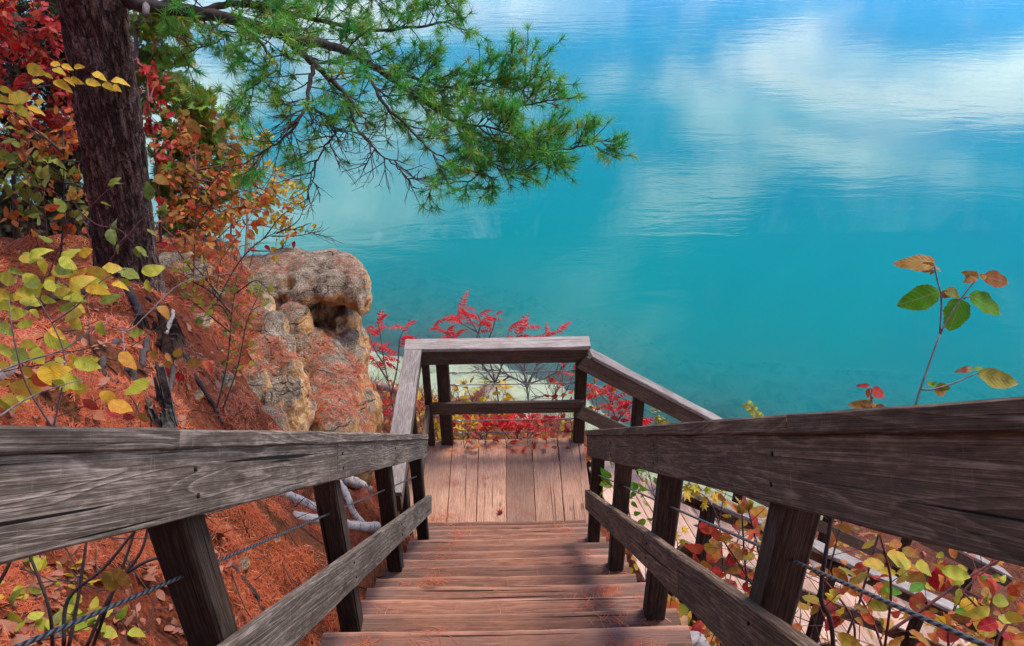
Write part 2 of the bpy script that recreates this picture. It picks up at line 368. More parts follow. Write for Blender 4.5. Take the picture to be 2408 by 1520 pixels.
def rock_mat():
    m, t, o = newmat('weathered_marble_rock'); n = NT(t)
    geo = n('ShaderNodeNewGeometry'); tc = n('ShaderNodeTexCoord').outputs['Object']
    nz = n('ShaderNodeSeparateXYZ', {0: geo.outputs['Normal']}).outputs['Z']
    lo = n.noise(tc, 2.4, 5, 0.6, 0.4); mid = n.noise(tc, 9, 6, 0.65); fine = n.noise(tc, 70, 4, 0.7)
    och = n.ramp(mid, [(0.28, (0.22, 0.085, 0.028)), (0.5, (0.58, 0.31, 0.130)), (0.75, (0.78, 0.53, 0.30))])
    gry = n.ramp(n.math('ADD', n.math('MULTIPLY', mid, 0.55), n.math('MULTIPLY', fine, 0.5)), [(0.34, (0.050, 0.036, 0.026)), (0.54, (0.25, 0.185, 0.130)), (0.74, (0.54, 0.45, 0.36))])
    fac = n.math('ADD', n.math('MULTIPLY', nz, 0.75), n.math('MULTIPLY', n.math('SUBTRACT', lo, 0.5), 1.9))
    fac = n.ramp(fac, [(0.26, (0, 0, 0)), (0.50, (1, 1, 1))])
    col = n.mix(fac, och, gry)
    col = n.mix(n.ramp(mid, [(0.30, (0.85,) * 3), (0.40, (0, 0, 0))]), col, (0.07, 0.03, 0.015))
    col = n.mix(n.ramp(n.noise(tc, 34, 3, 0.6), [(0.64, (0, 0, 0)), (0.72, (0.35,) * 3)]), col, (0.55, 0.48, 0.40))
    wv_ = n('ShaderNodeVectorMath', {0: n.mapping(tc, (2.2, 2.2, 4.5)), 1: n('ShaderNodeTexNoise', {'Vector': tc, 'Scale': 3.0, 'Detail': 3}).outputs['Color']}, operation='ADD').outputs[0]
    ce = n('ShaderNodeTexVoronoi', {'Vector': wv_, 'Scale': 1.0}, feature='DISTANCE_TO_EDGE').outputs['Distance']
    cf = n.ramp(ce, [(0.0, (1, 1, 1)), (0.03, (0, 0, 0))])
    cf = n.math('MULTIPLY', cf, n.ramp(n.noise(tc, 3.3, 3, 0.6), [(0.50, (0, 0, 0)), (0.62, (1, 1, 1))]))
    col = n.mix(n.math('MULTIPLY', cf, 0.6), col, (0.030, 0.016, 0.010))
    h = n.math('SUBTRACT', n.math('ADD', n.math('MULTIPLY', mid, 0.8), n.math('MULTIPLY', fine, 0.35)), n.math('MULTIPLY', cf, 0.5))
    fl = n.ramp(fine, [(0.38, (0.72,) * 3), (0.62, (1.2,) * 3)]); col = n.mix(1.0, col, fl, 'MULTIPLY')
    bs = n('ShaderNodeBsdfPrincipled', {'Base Color': col, 'Roughness': 0.92, 'Normal': n.bump(h, 1.0, 0.05)})
    bs.inputs['Specular IOR Level'].default_value = 0.15
    n.link(bs.outputs[0], o.inputs[0]); return m
M['rock'] = rock_mat()
def ground_mat():
    m, t, o = newmat('needle_covered_soil'); n = NT(t)
    tc = n('ShaderNodeTexCoord').outputs['Object']
    geo = n('ShaderNodeNewGeometry').outputs['Position']
    lo = n.noise(geo, 1.3, 5, 0.6); hi = n.noise(geo, 55, 5, 0.75); st = n.noise(n.mapping(geo, (1, 1, 1)), 16, 5, 0.7, 1.5)
    nd = n.ramp(n.math('ADD', n.math('MULTIPLY', hi, 0.6), n.math('MULTIPLY', st, 0.4)), [(0.36, (0.05, 0.014, 0.009)), (0.5, (0.26, 0.055, 0.024)), (0.66, (0.46, 0.13, 0.055))])
    soil = n.ramp(hi, [(0.35, (0.05, 0.022, 0.012)), (0.65, (0.25, 0.10, 0.045))])
    col = n.mix(n.ramp(lo, [(0.45, (0, 0, 0)), (0.62, (0.8,) * 3)]), nd, soil)
    gp = n.noise(geo, 4.5, 5, 0.7, 1.0)
    col = n.mix(n.ramp(gp, [(0.56, (0, 0, 0)), (0.66, (0.9,) * 3)]), col, (0.022, 0.009, 0.006))
    # pale marl and wet stones below the waterline
    z = n('ShaderNodeSeparateXYZ', {0: geo}).outputs['Z']
    bed = n.ramp(n.noise(geo, 0.9, 5, 0.65, 0.8), [(0.34, (0.34, 0.34, 0.22)), (0.5, (0.62, 0.61, 0.45)), (0.7, (0.78, 0.76, 0.62))])
    bed = n.mix(n.ramp(n.noise(geo, 2.7, 4, 0.6, 1.0), [(0.60, (0, 0, 0)), (0.70, (0.6,) * 3)]), bed, (0.22, 0.25, 0.16))
    wf = n.ramp(n.math('ADD', z, 0.5), [(0.42, (1, 1, 1)), (0.58, (0, 0, 0))])
    grs = n.ramp(n.noise(geo, 22, 5, 0.75, 2.0), [(0.35, (0.06, 0.018, 0.012)), (0.55, (0.22, 0.075, 0.045)), (0.72, (0.42, 0.22, 0.13))])
    ysep = n('ShaderNodeSeparateXYZ', {0: geo}).outputs['Y']
    col = n.mix(n.ramp(n.math('MULTIPLY', ysep, 0.1), [(0.70, (0, 0, 0)), (0.82, (1, 1, 1))]), col, grs)
    col = n.mix(wf, col, bed)
    h = n.math('ADD', hi, st)
    bs = n('ShaderNodeBsdfPrincipled', {'Base Color': col, 'Roughness': 0.95, 'Normal': n.bump(h, 1.0, 0.03)})
    bs.inputs['Specular IOR Level'].default_value = 0.1
    n.link(bs.outputs[0], o.inputs[0]); return m
M['ground'] = ground_mat()
def water_mat():
    m, t, o = newmat('turquoise_lake_water'); n = NT(t)
    geo = n('ShaderNodeNewGeometry').outputs['Position']
    dep = n('ShaderNodeAttribute', attribute_name='depth').outputs['Fac']
    w1 = n.noise(n.mapping(geo, (0.55, 1.5, 1)), 0.9, 3, 0.5, 0.4)
    w2 = n.noise(n.mapping(geo, (1.0, 2.2, 1)), 3.2, 3, 0.55, 0.3)
    h = n.math('ADD', n.math('MULTIPLY', w1, 1.0), n.math('MULTIPLY', w2, 0.22))
    gust = n.ramp(n.noise(n.mapping(geo, (0.03, 0.06, 1)), 1.0, 3, 0.5), [(0.35, (0.25,) * 3), (0.65, (1.0,) * 3)])
    nb = n('ShaderNodeBump', {'Height': h, 'Distance': 0.10}); n.link(n.math('MULTIPLY', gust, 0.11), nb.inputs['Strength'])
    nor = nb.outputs[0]
    var = n.noise(n.mapping(geo, (0.05, 0.08, 1)), 1.0, 4, 0.6, 0.5)
    deep = n.ramp(var, [(0.35, (0.0, 0.165, 0.158)), (0.65, (0.0, 0.210, 0.172))])
    body = n('ShaderNodeBsdfDiffuse', {'Color': deep}).outputs[0]
    clear = n('ShaderNodeBsdfTransparent', {'Color': (0.94, 1.0, 0.95, 1)}).outputs[0]
    tr = n.math('POWER', 2.718, n.math('MULTIPLY', dep, -0.50), clamp=True)
    vol = n('ShaderNodeMixShader', {0: tr, 1: body, 2: clear}).outputs[0]
    gl = n('ShaderNodeBsdfGlossy', {'Color': (1, 1, 1, 1), 'Roughness': 0.06, 'Normal': nor}).outputs[0]
    fr = n('ShaderNodeFresnel', {'IOR': 1.36, 'Normal': nor}).outputs[0]
    fr = n.math('MULTIPLY', fr, 1.3, clamp=True)
    mx = n('ShaderNodeMixShader', {0: fr, 1: vol, 2: gl}).outputs[0]
    n.link(mx, o.inputs[0]); return m
M['water'] = water_mat()

# ------------------------------------------------------------------ terrain
def stair_z(Y): return -Y * math.tan(S_ANG) - 0.8 / math.cos(S_ANG)
CP = [(-1.47,1.7,-2.25),(-1.24,2.66,-3.30),(-1.18,4.36,-4.45),(-1.66,3.6,-2.95),(-1.98,2.48,-2.1),(-2.87,5.41,-3.08),(-2.2,4.32,-2.9),
      (-5.6,8.1,-4.1),(-4.12,7.09,-3.76),(-2.78,3.74,-2.5),(-6,5,-2.4),(-10,8,-3),(-10,0,1),(-5,0,-.3),(-3,1,-1.4),(-1.4,0,-1.45),
      (-6,-5,4),(6,-5,2.0),(0,-5,3.0),(-16,6,-1),(-8,12,-7.4),(-4,11.5,-8.4),(-14,14,-8.5),(-6,16,-12.4),(-12,20,-13),
      (-1.4,8.6,-8.6),(-2.2,9.4,-8.6),(-1.15,5.2,-5.45),(-1.35,6.2,-6.7),(0,8,-7.7),(0,10,-8.8),(0,12,-10.1),(0,14.4,-11.5),(0,16,-12.0),(-2,10,-8.5),(-2.6,15.3,-11.5),(2,10,-9.6),(2,12,-11.1),
      (-2,12,-9.5),(-4,15.5,-11.6),(-3,17.5,-12.1),(-3.2,10.5,-8.2),(3,6.3,-8.6),(5,6.8,-10.2),(6.5,7,-10.9),(1.2,1,-2.7),(1.2,4,-5.5),(2.5,2,-4.6),(2.5,4,-6.6),
      (4,3,-7.0),(4,5,-8.8),(6,3,-8.6),(6,0,-5.5),(10,5,-10.4),(8,8,-10.9),(7,9.5,-11.0),(5,9,-10.2),(9,10.5,-11.4),(11,8,-11.0),(12,11,-11.5),(10,3,-9.6),(3,10,-10.9),(3,12.2,-11.8),(6,12.2,-12.0),(0,25,-16),(-20,30,-16),(20,25,-17),
      (22,12,-14),(12,-5,-4),(20,-5,-9),(1.3,-1,-0.9),(3,-2,-1.6)]
for Y in (-3, -1.5, 0, 1.5, 3, 4.5): CP.append((0, Y, stair_z(Y) - 0.55)); CP.append((0.75, Y, stair_z(Y) - 0.6)); CP.append((-0.75, Y, stair_z(Y) - 0.5))
for q in [(385, 655, 6.5), (470, 660, 7.3), (540, 650, 8.1), (500, 760, 6.5), (430, 690, 6.3), (560, 700, 7.4), (600, 640, 9.0), (470, 610, 9.0), (540, 612, 8.9), (420, 900, 5.0), (200, 660, 7.0), (300, 780, 5.6), (500, 870, 5.7), (560, 1120, 5.4), (700, 1180, 6.0), (760, 1080, 6.6), (860, 1120, 6.7)]:
    p_ = P(*q); CP.append((p_.x, p_.y, p_.z - CAMZ - 0.03))
for q in [(300, 700, 5.75), (240, 680, 5.9), (370, 690, 5.9)]:
    p_ = P(*q); CP.append((p_.x, p_.y, p_.z - CAMZ))
CP += [(0, 6.3, -7.2), (0.9, 6.0, -7.2), (-0.9, 6.2, -6.9)]
CPa = np.array(CP)
def _phi(r2): return 0.5 * r2 * np.log(np.maximum(r2, 1e-12))
def tps_fit(c, lam=0.02):
    n = len(c); d2 = ((c[:, None, :2] - c[None, :, :2]) ** 2).sum(-1)
    A = np.zeros((n + 3, n + 3)); A[:n, :n] = _phi(d2) + lam * np.eye(n)
    A[:n, n] = 1; A[:n, n+1:n+3] = c[:, :2]; A[n, :n] = 1; A[n+1:n+3, :n] = c[:, :2].T
    b = np.zeros(n + 3); b[:n] = c[:, 2]; return np.linalg.solve(A, b)
TW = tps_fit(CPa)
def shelf_sd(X, Y):
    """metres inside (+) the pale underwater shelf"""
    edge = np.interp(X, [-40, -8, -5, -3.3, -1, 0.6, 2.3, 4.2, 6, 9, 14, 40], [20, 17, 18.0, 17.7, 17.3, 16.4, 14.9, 13.6, 13.2, 12.6, 12.6, 9])
    return edge - Y + 0.35 * np.sin(X * 1.7) * np.cos(Y * 0.9)
_wr = np.random.default_rng(3); WAVES = []
for _k in range(26):
    _f = 1.6 * 1.14 ** _k; _a = _wr.uniform(0, 6.283); WAVES.append((_f * math.cos(_a), _f * math.sin(_a), _wr.uniform(0, 6.283), 0.105 / _f ** 0.82))
def ground_z(X, Y):
    X = np.asarray(X, float); Y = np.asarray(Y, float); sh = X.shape; X = X.ravel(); Y = Y.ravel()
    d2 = (X[:, None] - CPa[None, :, 0]) ** 2 + (Y[:, None] - CPa[None, :, 1]) ** 2
    z = _phi(d2) @ TW[:-3] + TW[-3] + TW[-2] * X + TW[-1] * Y
    for kx, ky, ph, am in WAVES: z = z + am * np.sin(kx * X + ky * Y + ph)
    z = z + CAMZ
    sd = shelf_sd(X, Y)
    bed = np.where(sd > 0, -0.22 - 0.10 * np.sin(X * 1.3) * np.sin(Y * 1.1) - 0.25 * np.exp(-sd * 1.2), -0.55 + np.maximum(sd, -9) * 0.9)
    return np.where(z < 0.0, np.maximum(z * 0.5, bed) if False else np.where(sd > 0, np.maximum(z, bed), bed), z).reshape(sh)
def gz(x, y): return float(ground_z(np.array([x]), np.array([y]))[0])
def hit_ground(px, py, lo=1.0, hi=30.0):
    r = RAY(px, py); d = np.linspace(lo, hi, 600)
    X = CAM.x + r.x * d; Y = CAM.y + r.y * d; Z = CAM.z + r.z * d
    g = ground_z(X, Y); k = np.nonzero(Z <= g)[0]
    dd = d[k[0]] if len(k) else hi
    return CAM + r * float(dd)

def axis(segs):
    a = []
    for s, e, st in segs: a += list(np.arange(s, e, st))
    a.append(segs[-1][1]); return np.array(a)
def grid_obj(name, xs, ys, zf, mat):
    XX, YY = np.meshgrid(xs, ys); ZZ = zf(XX, YY)
    v = np.stack([XX.ravel(), YY.ravel(), ZZ.ravel()], 1)
    nx, ny = len(xs), len(ys); i = np.arange(nx * ny).reshape(ny, nx)
    f = np.stack([i[:-1, :-1].ravel(), i[:-1, 1:].ravel(), i[1:, 1:].ravel(), i[1:, :-1].ravel()], 1)
    me = bpy.data.meshes.new(name); me.from_pydata(v.tolist(), [], f.tolist())
    me.polygons.foreach_set('use_smooth', [True] * len(me.polygons)); me.materials.append(mat)
    o = bpy.data.objects.new(name, me); COL.objects.link(o); return o
gx = axis([(-60, -12, 3), (-12, -6, 0.4), (-6, 3, 0.08), (3, 8, 0.2), (8, 20, 1), (20, 60, 4)])
gy = axis([(-14, -2, 1), (-2, 0.4, 0.3), (0.4, 9.5, 0.08), (9.5, 20, 0.25), (20, 40, 2)])
terr = grid_obj('hillside_terrain', gx, gy, lambda X, Y: ground_z(X, Y), M['ground'])
tag(terr, kind='structure')
wx = axis([(-900, -100, 100), (-100, -14, 8), (-14, 12, 0.2), (12, 100, 8), (100, 900, 100)])
wy = axis([(4, 9, 1), (9, 26, 0.2), (26, 100, 6), (100, 1500, 100)])
lake = grid_obj('lake_water', wx, wy, lambda X, Y: X * 0.0, M['water'])
XX, YY = np.meshgrid(wx, wy)
dep = np.clip(-ground_z(XX, YY), 0, 12).ravel()
dep = np.where((np.abs(XX.ravel()) > 30) | (YY.ravel() > 38), 12.0, dep)
a = lake.data.attributes.new('depth', 'FLOAT', 'POINT'); a.data.foreach_set('value', dep.astype(np.float32))
tag(lake, kind='structure')

# ------------------------------------------------------------------ boards
def board(name, parent, A, B, w, t, up, mat, seg=None, jit=0.003, ch=None, wear=None):
    """timber from A to B (centre line): w along 'up', t across; rounded arrises and slight unevenness"""
    A, B = Vector(A), Vector(B); L = (B - A).length; ex = (B - A).normalized()
    up = Vector(up); ey = (up - ex * up.dot(ex)).normalized(); ez = ex.cross(ey)
    seg = seg or max(3, int(L / 0.12)); ch = ch if ch is not None else min(w, t) * 0.13
    hw, ht = w / 2, t / 2
    prof = [(-hw, -ht + ch), (-hw + ch, -ht), (hw - ch, -ht), (hw, -ht + ch), (hw, ht - ch), (hw - ch, ht), (-hw + ch, ht), (-hw, ht - ch)]
    vs = []; sx = random.random() * 50
    for i in range(seg + 1):
        x = -L / 2 + L * i / seg
        if i in (0, seg): x += random.uniform(-1, 1) * jit
        for k, (y, z) in enumerate(prof):
            ny = mnoise.noise(Vector((x * 3 + sx, k * 0.7, 1.0))) * jit * 1.6; nz = mnoise.noise(Vector((x * 3 + sx, k * 0.7, 9.0))) * jit * 1.2
            yy, zz = y + ny, z + nz
            if wear: yy, zz = wear(x, yy, zz, k)
            vs.append((x, yy, zz))
    fs = []
    for i in range(seg):
        for k in range(8):
            k2 = (k + 1) % 8
            fs.append((i*8+k, (i+1)*8+k, (i+1)*8+k2, i*8+k2))
    fs.append(tuple(range(8))); fs.append(tuple(seg*8 + k for k in range(7, -1, -1)))
    me = bpy.data.meshes.new(name); me.from_pydata(vs, [], fs); me.materials.append(mat)
    o = bpy.data.objects.new(name, me); COL.objects.link(o)
    c = (A + B) / 2; L0 = Vector((0, 0, 0))
    if parent is not None: o.parent = parent; L0 = parent.location
    o.matrix_basis = Matrix(((ex.x, ey.x, ez.x, c.x - L0.x), (ex.y, ey.y, ez.y, c.y - L0.y), (ex.z, ey.z, ez.z, c.z - L0.z), (0, 0, 0, 1)))
    return o
def cable(name, parent, A, B, r=0.0045, sag=0.0, n=10, sides=8):
    A, B = Vector(A), Vector(B); pts = []
    for i in range(n + 1):
        t = i / n; p = A.lerp(B, t); p.z -= sag * 4 * t * (1 - t); pts.append(p)
    mb = MB(); mb.tube(pts, r, sides); o = mb.build(name, M['cable'], parent)
    L = (B - A).length; uv = o.data.uv_layers.new(name='UVMap'); k = 0
    for poly in o.data.polygons:
        for li in poly.loop_indices:
            vi = o.data.loops[li].vertex_index
            uv.data[li].uv = ((vi // sides) / n * L * 22.0, (vi % sides) / sides * 1.6)
    return o
Zp = Vector((0, 0, 1))

# ---------------- main flight
RISE, RUN, STEP = 0.3495 * math.sin(S_ANG), 0.3495 * math.cos(S_ANG), 0.3495
LAND_Z = ST(0, 8.16, 0.8).z - RISE
stair = thing('timber_stairs', 'worn reddish-brown timber steps leading straight down to the landing', 'stairs', ST(0, 8.1, 0.9))
XL, XR = -0.80, 0.735
for k in range(0, 21):
    nose = ST(0, 8.16 - STEP * k, 0.8)
    wob = random.uniform(-0.012, 0.012); dz = random.uniform(-0.006, 0.006)
    depth = 0.292
    xl = XL + random.uniform(-0.04, 0.02); xr = XR + random.uniform(-0.02, 0.035)
    A = Vector((xl, nose.y - depth / 2 + 0.004, nose.z - 0.021 + dz)); B = Vector((xr, nose.y - depth / 2 + 0.004, nose.z - 0.021 + dz + random.uniform(-0.006, 0.006)))
    ph = random.random() * 9
    def wear(x, y, z, kk, ph=ph):
        if kk in (3, 4, 2, 5) and y > 0:      # front edge: scalloped by feet
            y += 0.012 * mnoise.noise(Vector((x * 2.1 + ph, 3, ph))) + 0.004 * mnoise.noise(Vector((x * 11 + ph, 1, ph)))
        if z > 0: z -= 0.007 * math.exp(-((x) / 0.38) ** 2) * (1.0 if y > 0 else 0.5)
        return y, z
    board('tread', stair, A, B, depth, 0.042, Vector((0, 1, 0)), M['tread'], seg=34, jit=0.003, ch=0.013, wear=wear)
for x in (XL + 0.10, 0, XR - 0.10):
    board('stringer', stair, ST(x, 0.9, 1.02), ST(x, 8.25, 1.02), 0.26, 0.045, NV, M['post'], seg=10)

def rail_side(sgn, a, name, label, mat, d_end, d_low_end, posts, nb, nt_, lo0, lo1, cap_j, rail_j, low_j, cap_mat, xoff=0.0):
    t = 0.038
    root = thing(name, label, 'railing', ST(sgn * (a + t + 0.045), posts[0], 0.9))
    xi = sgn * (a + t / 2)
    # rail boards (wide face towards the steps)
    ends = [-0.8] + rail_j + [d_end]
    for i in range(len(ends) - 1):
        board('rail_board', root, ST(xi, ends[i] + 0.003, (nb + nt_) / 2 + 0.001), ST(xi, ends[i+1] - 0.003, (nb + nt_) / 2 + 0.001), abs(nb - nt_), t, -NV, mat, seg=max(10, int((ends[i+1]-ends[i]) * 14)), jit=0.0025, ch=0.004)
    # flat cap boards on top
    ends = [-0.8] + cap_j + [d_end]; ct = 0.04
    xc = sgn * (a + 0.045)
    for i in range(len(ends) - 1):
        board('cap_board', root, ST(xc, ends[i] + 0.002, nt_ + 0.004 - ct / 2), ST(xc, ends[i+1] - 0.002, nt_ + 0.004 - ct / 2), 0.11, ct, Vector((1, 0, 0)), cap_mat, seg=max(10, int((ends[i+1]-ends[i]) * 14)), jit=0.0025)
    ends = [-0.5] + low_j + [d_low_end]
    for i in range(len(ends) - 1):
        board('lower_rail', root, ST(xi, ends[i] + 0.002, (lo0 + lo1) / 2), ST(xi, ends[i+1] - 0.002, (lo0 + lo1) / 2), lo1 - lo0, t, -NV, mat, seg=max(10, int((ends[i+1]-ends[i]) * 12)), jit=0.003)
    xp = sgn * (a + t + 0.003 + 0.045)
    for i, d in enumerate(posts):
        top = ST(xp, d, nt_ + 0.01); bot = Vector((top.x, top.y, 0)); bot.z = CAMZ + stair_z(top.y) - 0.32
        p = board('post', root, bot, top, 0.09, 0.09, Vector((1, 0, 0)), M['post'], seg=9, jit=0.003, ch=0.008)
    for d in posts[1:]:
        for nn_, dd_ in ((nt_ + 0.045, 0.0), (nb - 0.04, 0.02), ((lo0 + lo1) / 2 - 0.035, 0.26), ((lo0 + lo1) / 2 + 0.03, 0.31)):
            c = ST(sgn * a, d + dd_, nn_); mb = MB(); mb.tube([c + Vector((sgn * 0.004, 0, 0)), c - Vector((sgn * 0.0035, 0, 0))], 0.0055, 8); mb.build('nail_head', M['hole'], root)
    # steel wire rope threaded through the posts
    c0, c1 = ST(xp, -0.3, 0.295), ST(xp, posts[-1] + 0.36, 0.295)
    cb = cable('wire_rope', root, c0, c1, n=24)
    mb = MB(); e = c1; mb.tube([e + SV * 0.0, e + SV * 0.03], 0.012, 6); mb.tube([e + SV * 0.03, e + SV * 0.055], 0.006, 6); mb.build('cable_nut', M['steel'], root).parent = cb
    return root
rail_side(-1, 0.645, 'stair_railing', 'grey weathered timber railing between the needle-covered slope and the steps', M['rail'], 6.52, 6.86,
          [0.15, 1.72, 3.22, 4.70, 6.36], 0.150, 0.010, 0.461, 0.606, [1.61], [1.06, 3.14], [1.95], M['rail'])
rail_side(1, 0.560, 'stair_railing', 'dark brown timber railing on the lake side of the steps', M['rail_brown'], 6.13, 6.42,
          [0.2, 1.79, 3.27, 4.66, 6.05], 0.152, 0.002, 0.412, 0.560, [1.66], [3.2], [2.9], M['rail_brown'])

# ---------------- landing
LZ = LAND_Z; LYb = 7.14
land = thing('landing_deck', 'sunlit tan plank landing at the foot of the steps, strewn with needles', 'deck', (0, 6.4, LZ - 0.3))
gaps = [-1.10, -0.95, -0.648, -0.355, -0.05, 0.243, 0.53, 0.82]
for i in range(len(gaps) - 1):
    x0, x1 = gaps[i] + 0.003, gaps[i+1] - 0.003
    board('plank', land, (x0/2 + x1/2, 5.35, LZ - 0.02 + random.uniform(-.003, .003)), (x0/2 + x1/2 + random.uniform(-.003,.003), LYb + random.uniform(-0.015, 0.015), LZ - 0.02 + random.uniform(-.003, .003)), x1 - x0, 0.04, Vector((1, 0, 0)), M['deck'], seg=16, jit=0.002, ch=0.005)
for y in (5.45, 6.3, 7.06):
    board('joist', land, (-1.1, y, LZ - 0.145), (0.82, y, LZ - 0.145), 0.2, 0.045, Zp, M['post'], seg=6)
lr = thing('landing_railing', 'grey timber railing with wire cables around the far side of the landing', 'railing', (-0.7, 7.1, LZ))
# back side
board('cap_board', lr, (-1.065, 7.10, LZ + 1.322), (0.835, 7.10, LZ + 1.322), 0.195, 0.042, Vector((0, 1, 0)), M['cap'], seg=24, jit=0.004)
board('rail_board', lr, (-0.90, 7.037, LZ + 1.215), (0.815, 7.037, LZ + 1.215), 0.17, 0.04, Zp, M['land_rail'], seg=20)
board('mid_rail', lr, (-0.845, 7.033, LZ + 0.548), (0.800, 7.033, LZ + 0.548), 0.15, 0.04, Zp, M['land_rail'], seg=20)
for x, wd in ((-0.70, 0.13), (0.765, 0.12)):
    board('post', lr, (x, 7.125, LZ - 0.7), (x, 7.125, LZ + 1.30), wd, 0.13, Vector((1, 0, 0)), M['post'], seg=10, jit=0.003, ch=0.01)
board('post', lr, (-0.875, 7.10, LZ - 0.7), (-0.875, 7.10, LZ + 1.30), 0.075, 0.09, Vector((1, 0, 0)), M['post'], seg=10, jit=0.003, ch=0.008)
for h in (0.95, 0.79, 0.30, 0.125):
    cb = cable('wire_rope', lr, (-0.66, 7.125, LZ + h), (0.74, 7.125, LZ + h), r=0.0055, sag=0.004)
    for x0, s in ((-0.62, 1), (0.69, -1)):
        mb = MB(); mb.tube([(x0, 7.125, LZ + h), (x0 + s * 0.09, 7.125, LZ + h)], 0.008, 6)
        mb.tube([(x0 + s * .045 + 0.022 * math.cos(q), 7.115, LZ + h + 0.016 * math.sin(q)) for q in np.linspace(0, 6.28, 11)], 0.005, 5)
        mb.build('turnbuckle', M['steel'], lr).parent = cb
# left side
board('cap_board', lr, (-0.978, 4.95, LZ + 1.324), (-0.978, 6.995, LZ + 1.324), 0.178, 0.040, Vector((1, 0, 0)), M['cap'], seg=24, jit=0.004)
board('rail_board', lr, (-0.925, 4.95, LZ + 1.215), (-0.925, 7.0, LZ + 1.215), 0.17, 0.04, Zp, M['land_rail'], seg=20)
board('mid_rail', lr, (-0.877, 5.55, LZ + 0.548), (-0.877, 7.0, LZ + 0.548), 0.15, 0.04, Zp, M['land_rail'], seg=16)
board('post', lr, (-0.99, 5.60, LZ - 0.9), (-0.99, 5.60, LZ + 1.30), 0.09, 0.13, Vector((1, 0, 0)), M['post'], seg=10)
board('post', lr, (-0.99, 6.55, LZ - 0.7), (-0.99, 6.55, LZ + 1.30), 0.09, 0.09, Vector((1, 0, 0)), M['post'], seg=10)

# ---------------- second flight, turning right and down
H2 = Vector((0.970, 0.243, 0)).normalized(); PQ = Vector((H2.y, -H2.x, 0))     # PQ points back towards the camera
TAN2 = 0.777
def F2(t, q, h=0.0):
    """t metres out along the flight (horizontal), q metres from its far rail, h above the nosing line"""
    p = Vector((0.84, 7.0, LZ + h)) + H2 * t + PQ * q; p.z -= TAN2 * t; return p
st2 = thing('lower_stairs', 'second flight of pale plank steps dropping away to the right below the landing', 'stairs', F2(5, 0.9, -0.4))
run2 = 0.30
for k in range(24):
    z = LZ - TAN2 * run2 * (k + 1) + 0.0
    for j in range(2):
        c = Vector((0.84, 7.0, 0)) + H2 * (k * run2 + 0.08 + j * 0.152)
        A = c + PQ * 0.02; B = c + PQ * 1.80; A.z = B.z = z - 0.02
        board('tread_board', st2, A, B, 0.146, 0.04, H2, M['deck2'], seg=10, jit=0.002, ch=0.005)
for q in (0.06, 1.76):
    board('stringer', st2, F2(-0.05, q, -0.32), F2(7.2, q, -0.32), 0.26, 0.045, Zp, M['post'], seg=8)
far2 = thing('lower_railing', 'outer railing of the second flight, starting at the landing corner with split silvered cap', 'railing', F2(0, 0, 0))
near2 = thing('lower_railing', 'inner railing of the second flight, seen below the brown rail among the leaves', 'railing', F2(0.2, 1.83, 0))
slope2 = (H2 - Vector((0, 0, TAN2))).normalized()
nrm2 = (Zp - slope2 * Zp.dot(slope2)).normalized()
for root, q, sg, t0 in ((far2, 0.0, 1, 0.0), (near2, 1.83, -1, 0.28)):
    qi = q + sg * 0.02; qp = q - sg * 0.075
    for a_, b_ in ((t0, 1.02), (1.026, 3.1), (3.106, 5.2), (5.206, 7.2)):
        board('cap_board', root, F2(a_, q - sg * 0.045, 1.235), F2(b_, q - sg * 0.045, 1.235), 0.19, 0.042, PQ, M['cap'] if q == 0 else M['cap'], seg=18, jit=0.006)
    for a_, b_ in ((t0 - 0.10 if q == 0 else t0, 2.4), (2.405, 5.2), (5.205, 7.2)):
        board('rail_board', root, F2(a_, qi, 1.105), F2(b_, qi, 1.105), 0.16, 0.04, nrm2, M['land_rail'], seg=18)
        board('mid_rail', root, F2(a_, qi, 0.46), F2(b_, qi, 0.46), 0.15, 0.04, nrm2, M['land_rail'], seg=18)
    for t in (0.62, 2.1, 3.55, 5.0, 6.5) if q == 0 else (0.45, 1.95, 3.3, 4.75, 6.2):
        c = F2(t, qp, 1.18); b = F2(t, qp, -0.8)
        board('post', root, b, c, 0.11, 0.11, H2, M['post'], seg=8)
    for h in (0.86, 0.2):
        cb = cable('wire_rope', root, F2(t0 + 0.05, qp, h), F2(7.0, qp, h), r=0.005, n=14)
        mb = MB(); e0, e1 = F2(t0 + 0.08, qp + sg*.02, h), F2(t0 + 0.19, qp + sg*.02, h); mb.tube([e0, e1], 0.009, 6)
        mb.tube([e0.lerp(e1, .5) + H2 * 0.024 * math.cos(u) + Zp * 0.016 * math.sin(u) for u in np.linspace(0, 6.28, 11)], 0.005, 5)
        mb.build('turnbuckle', M['steel'], root).parent = cb
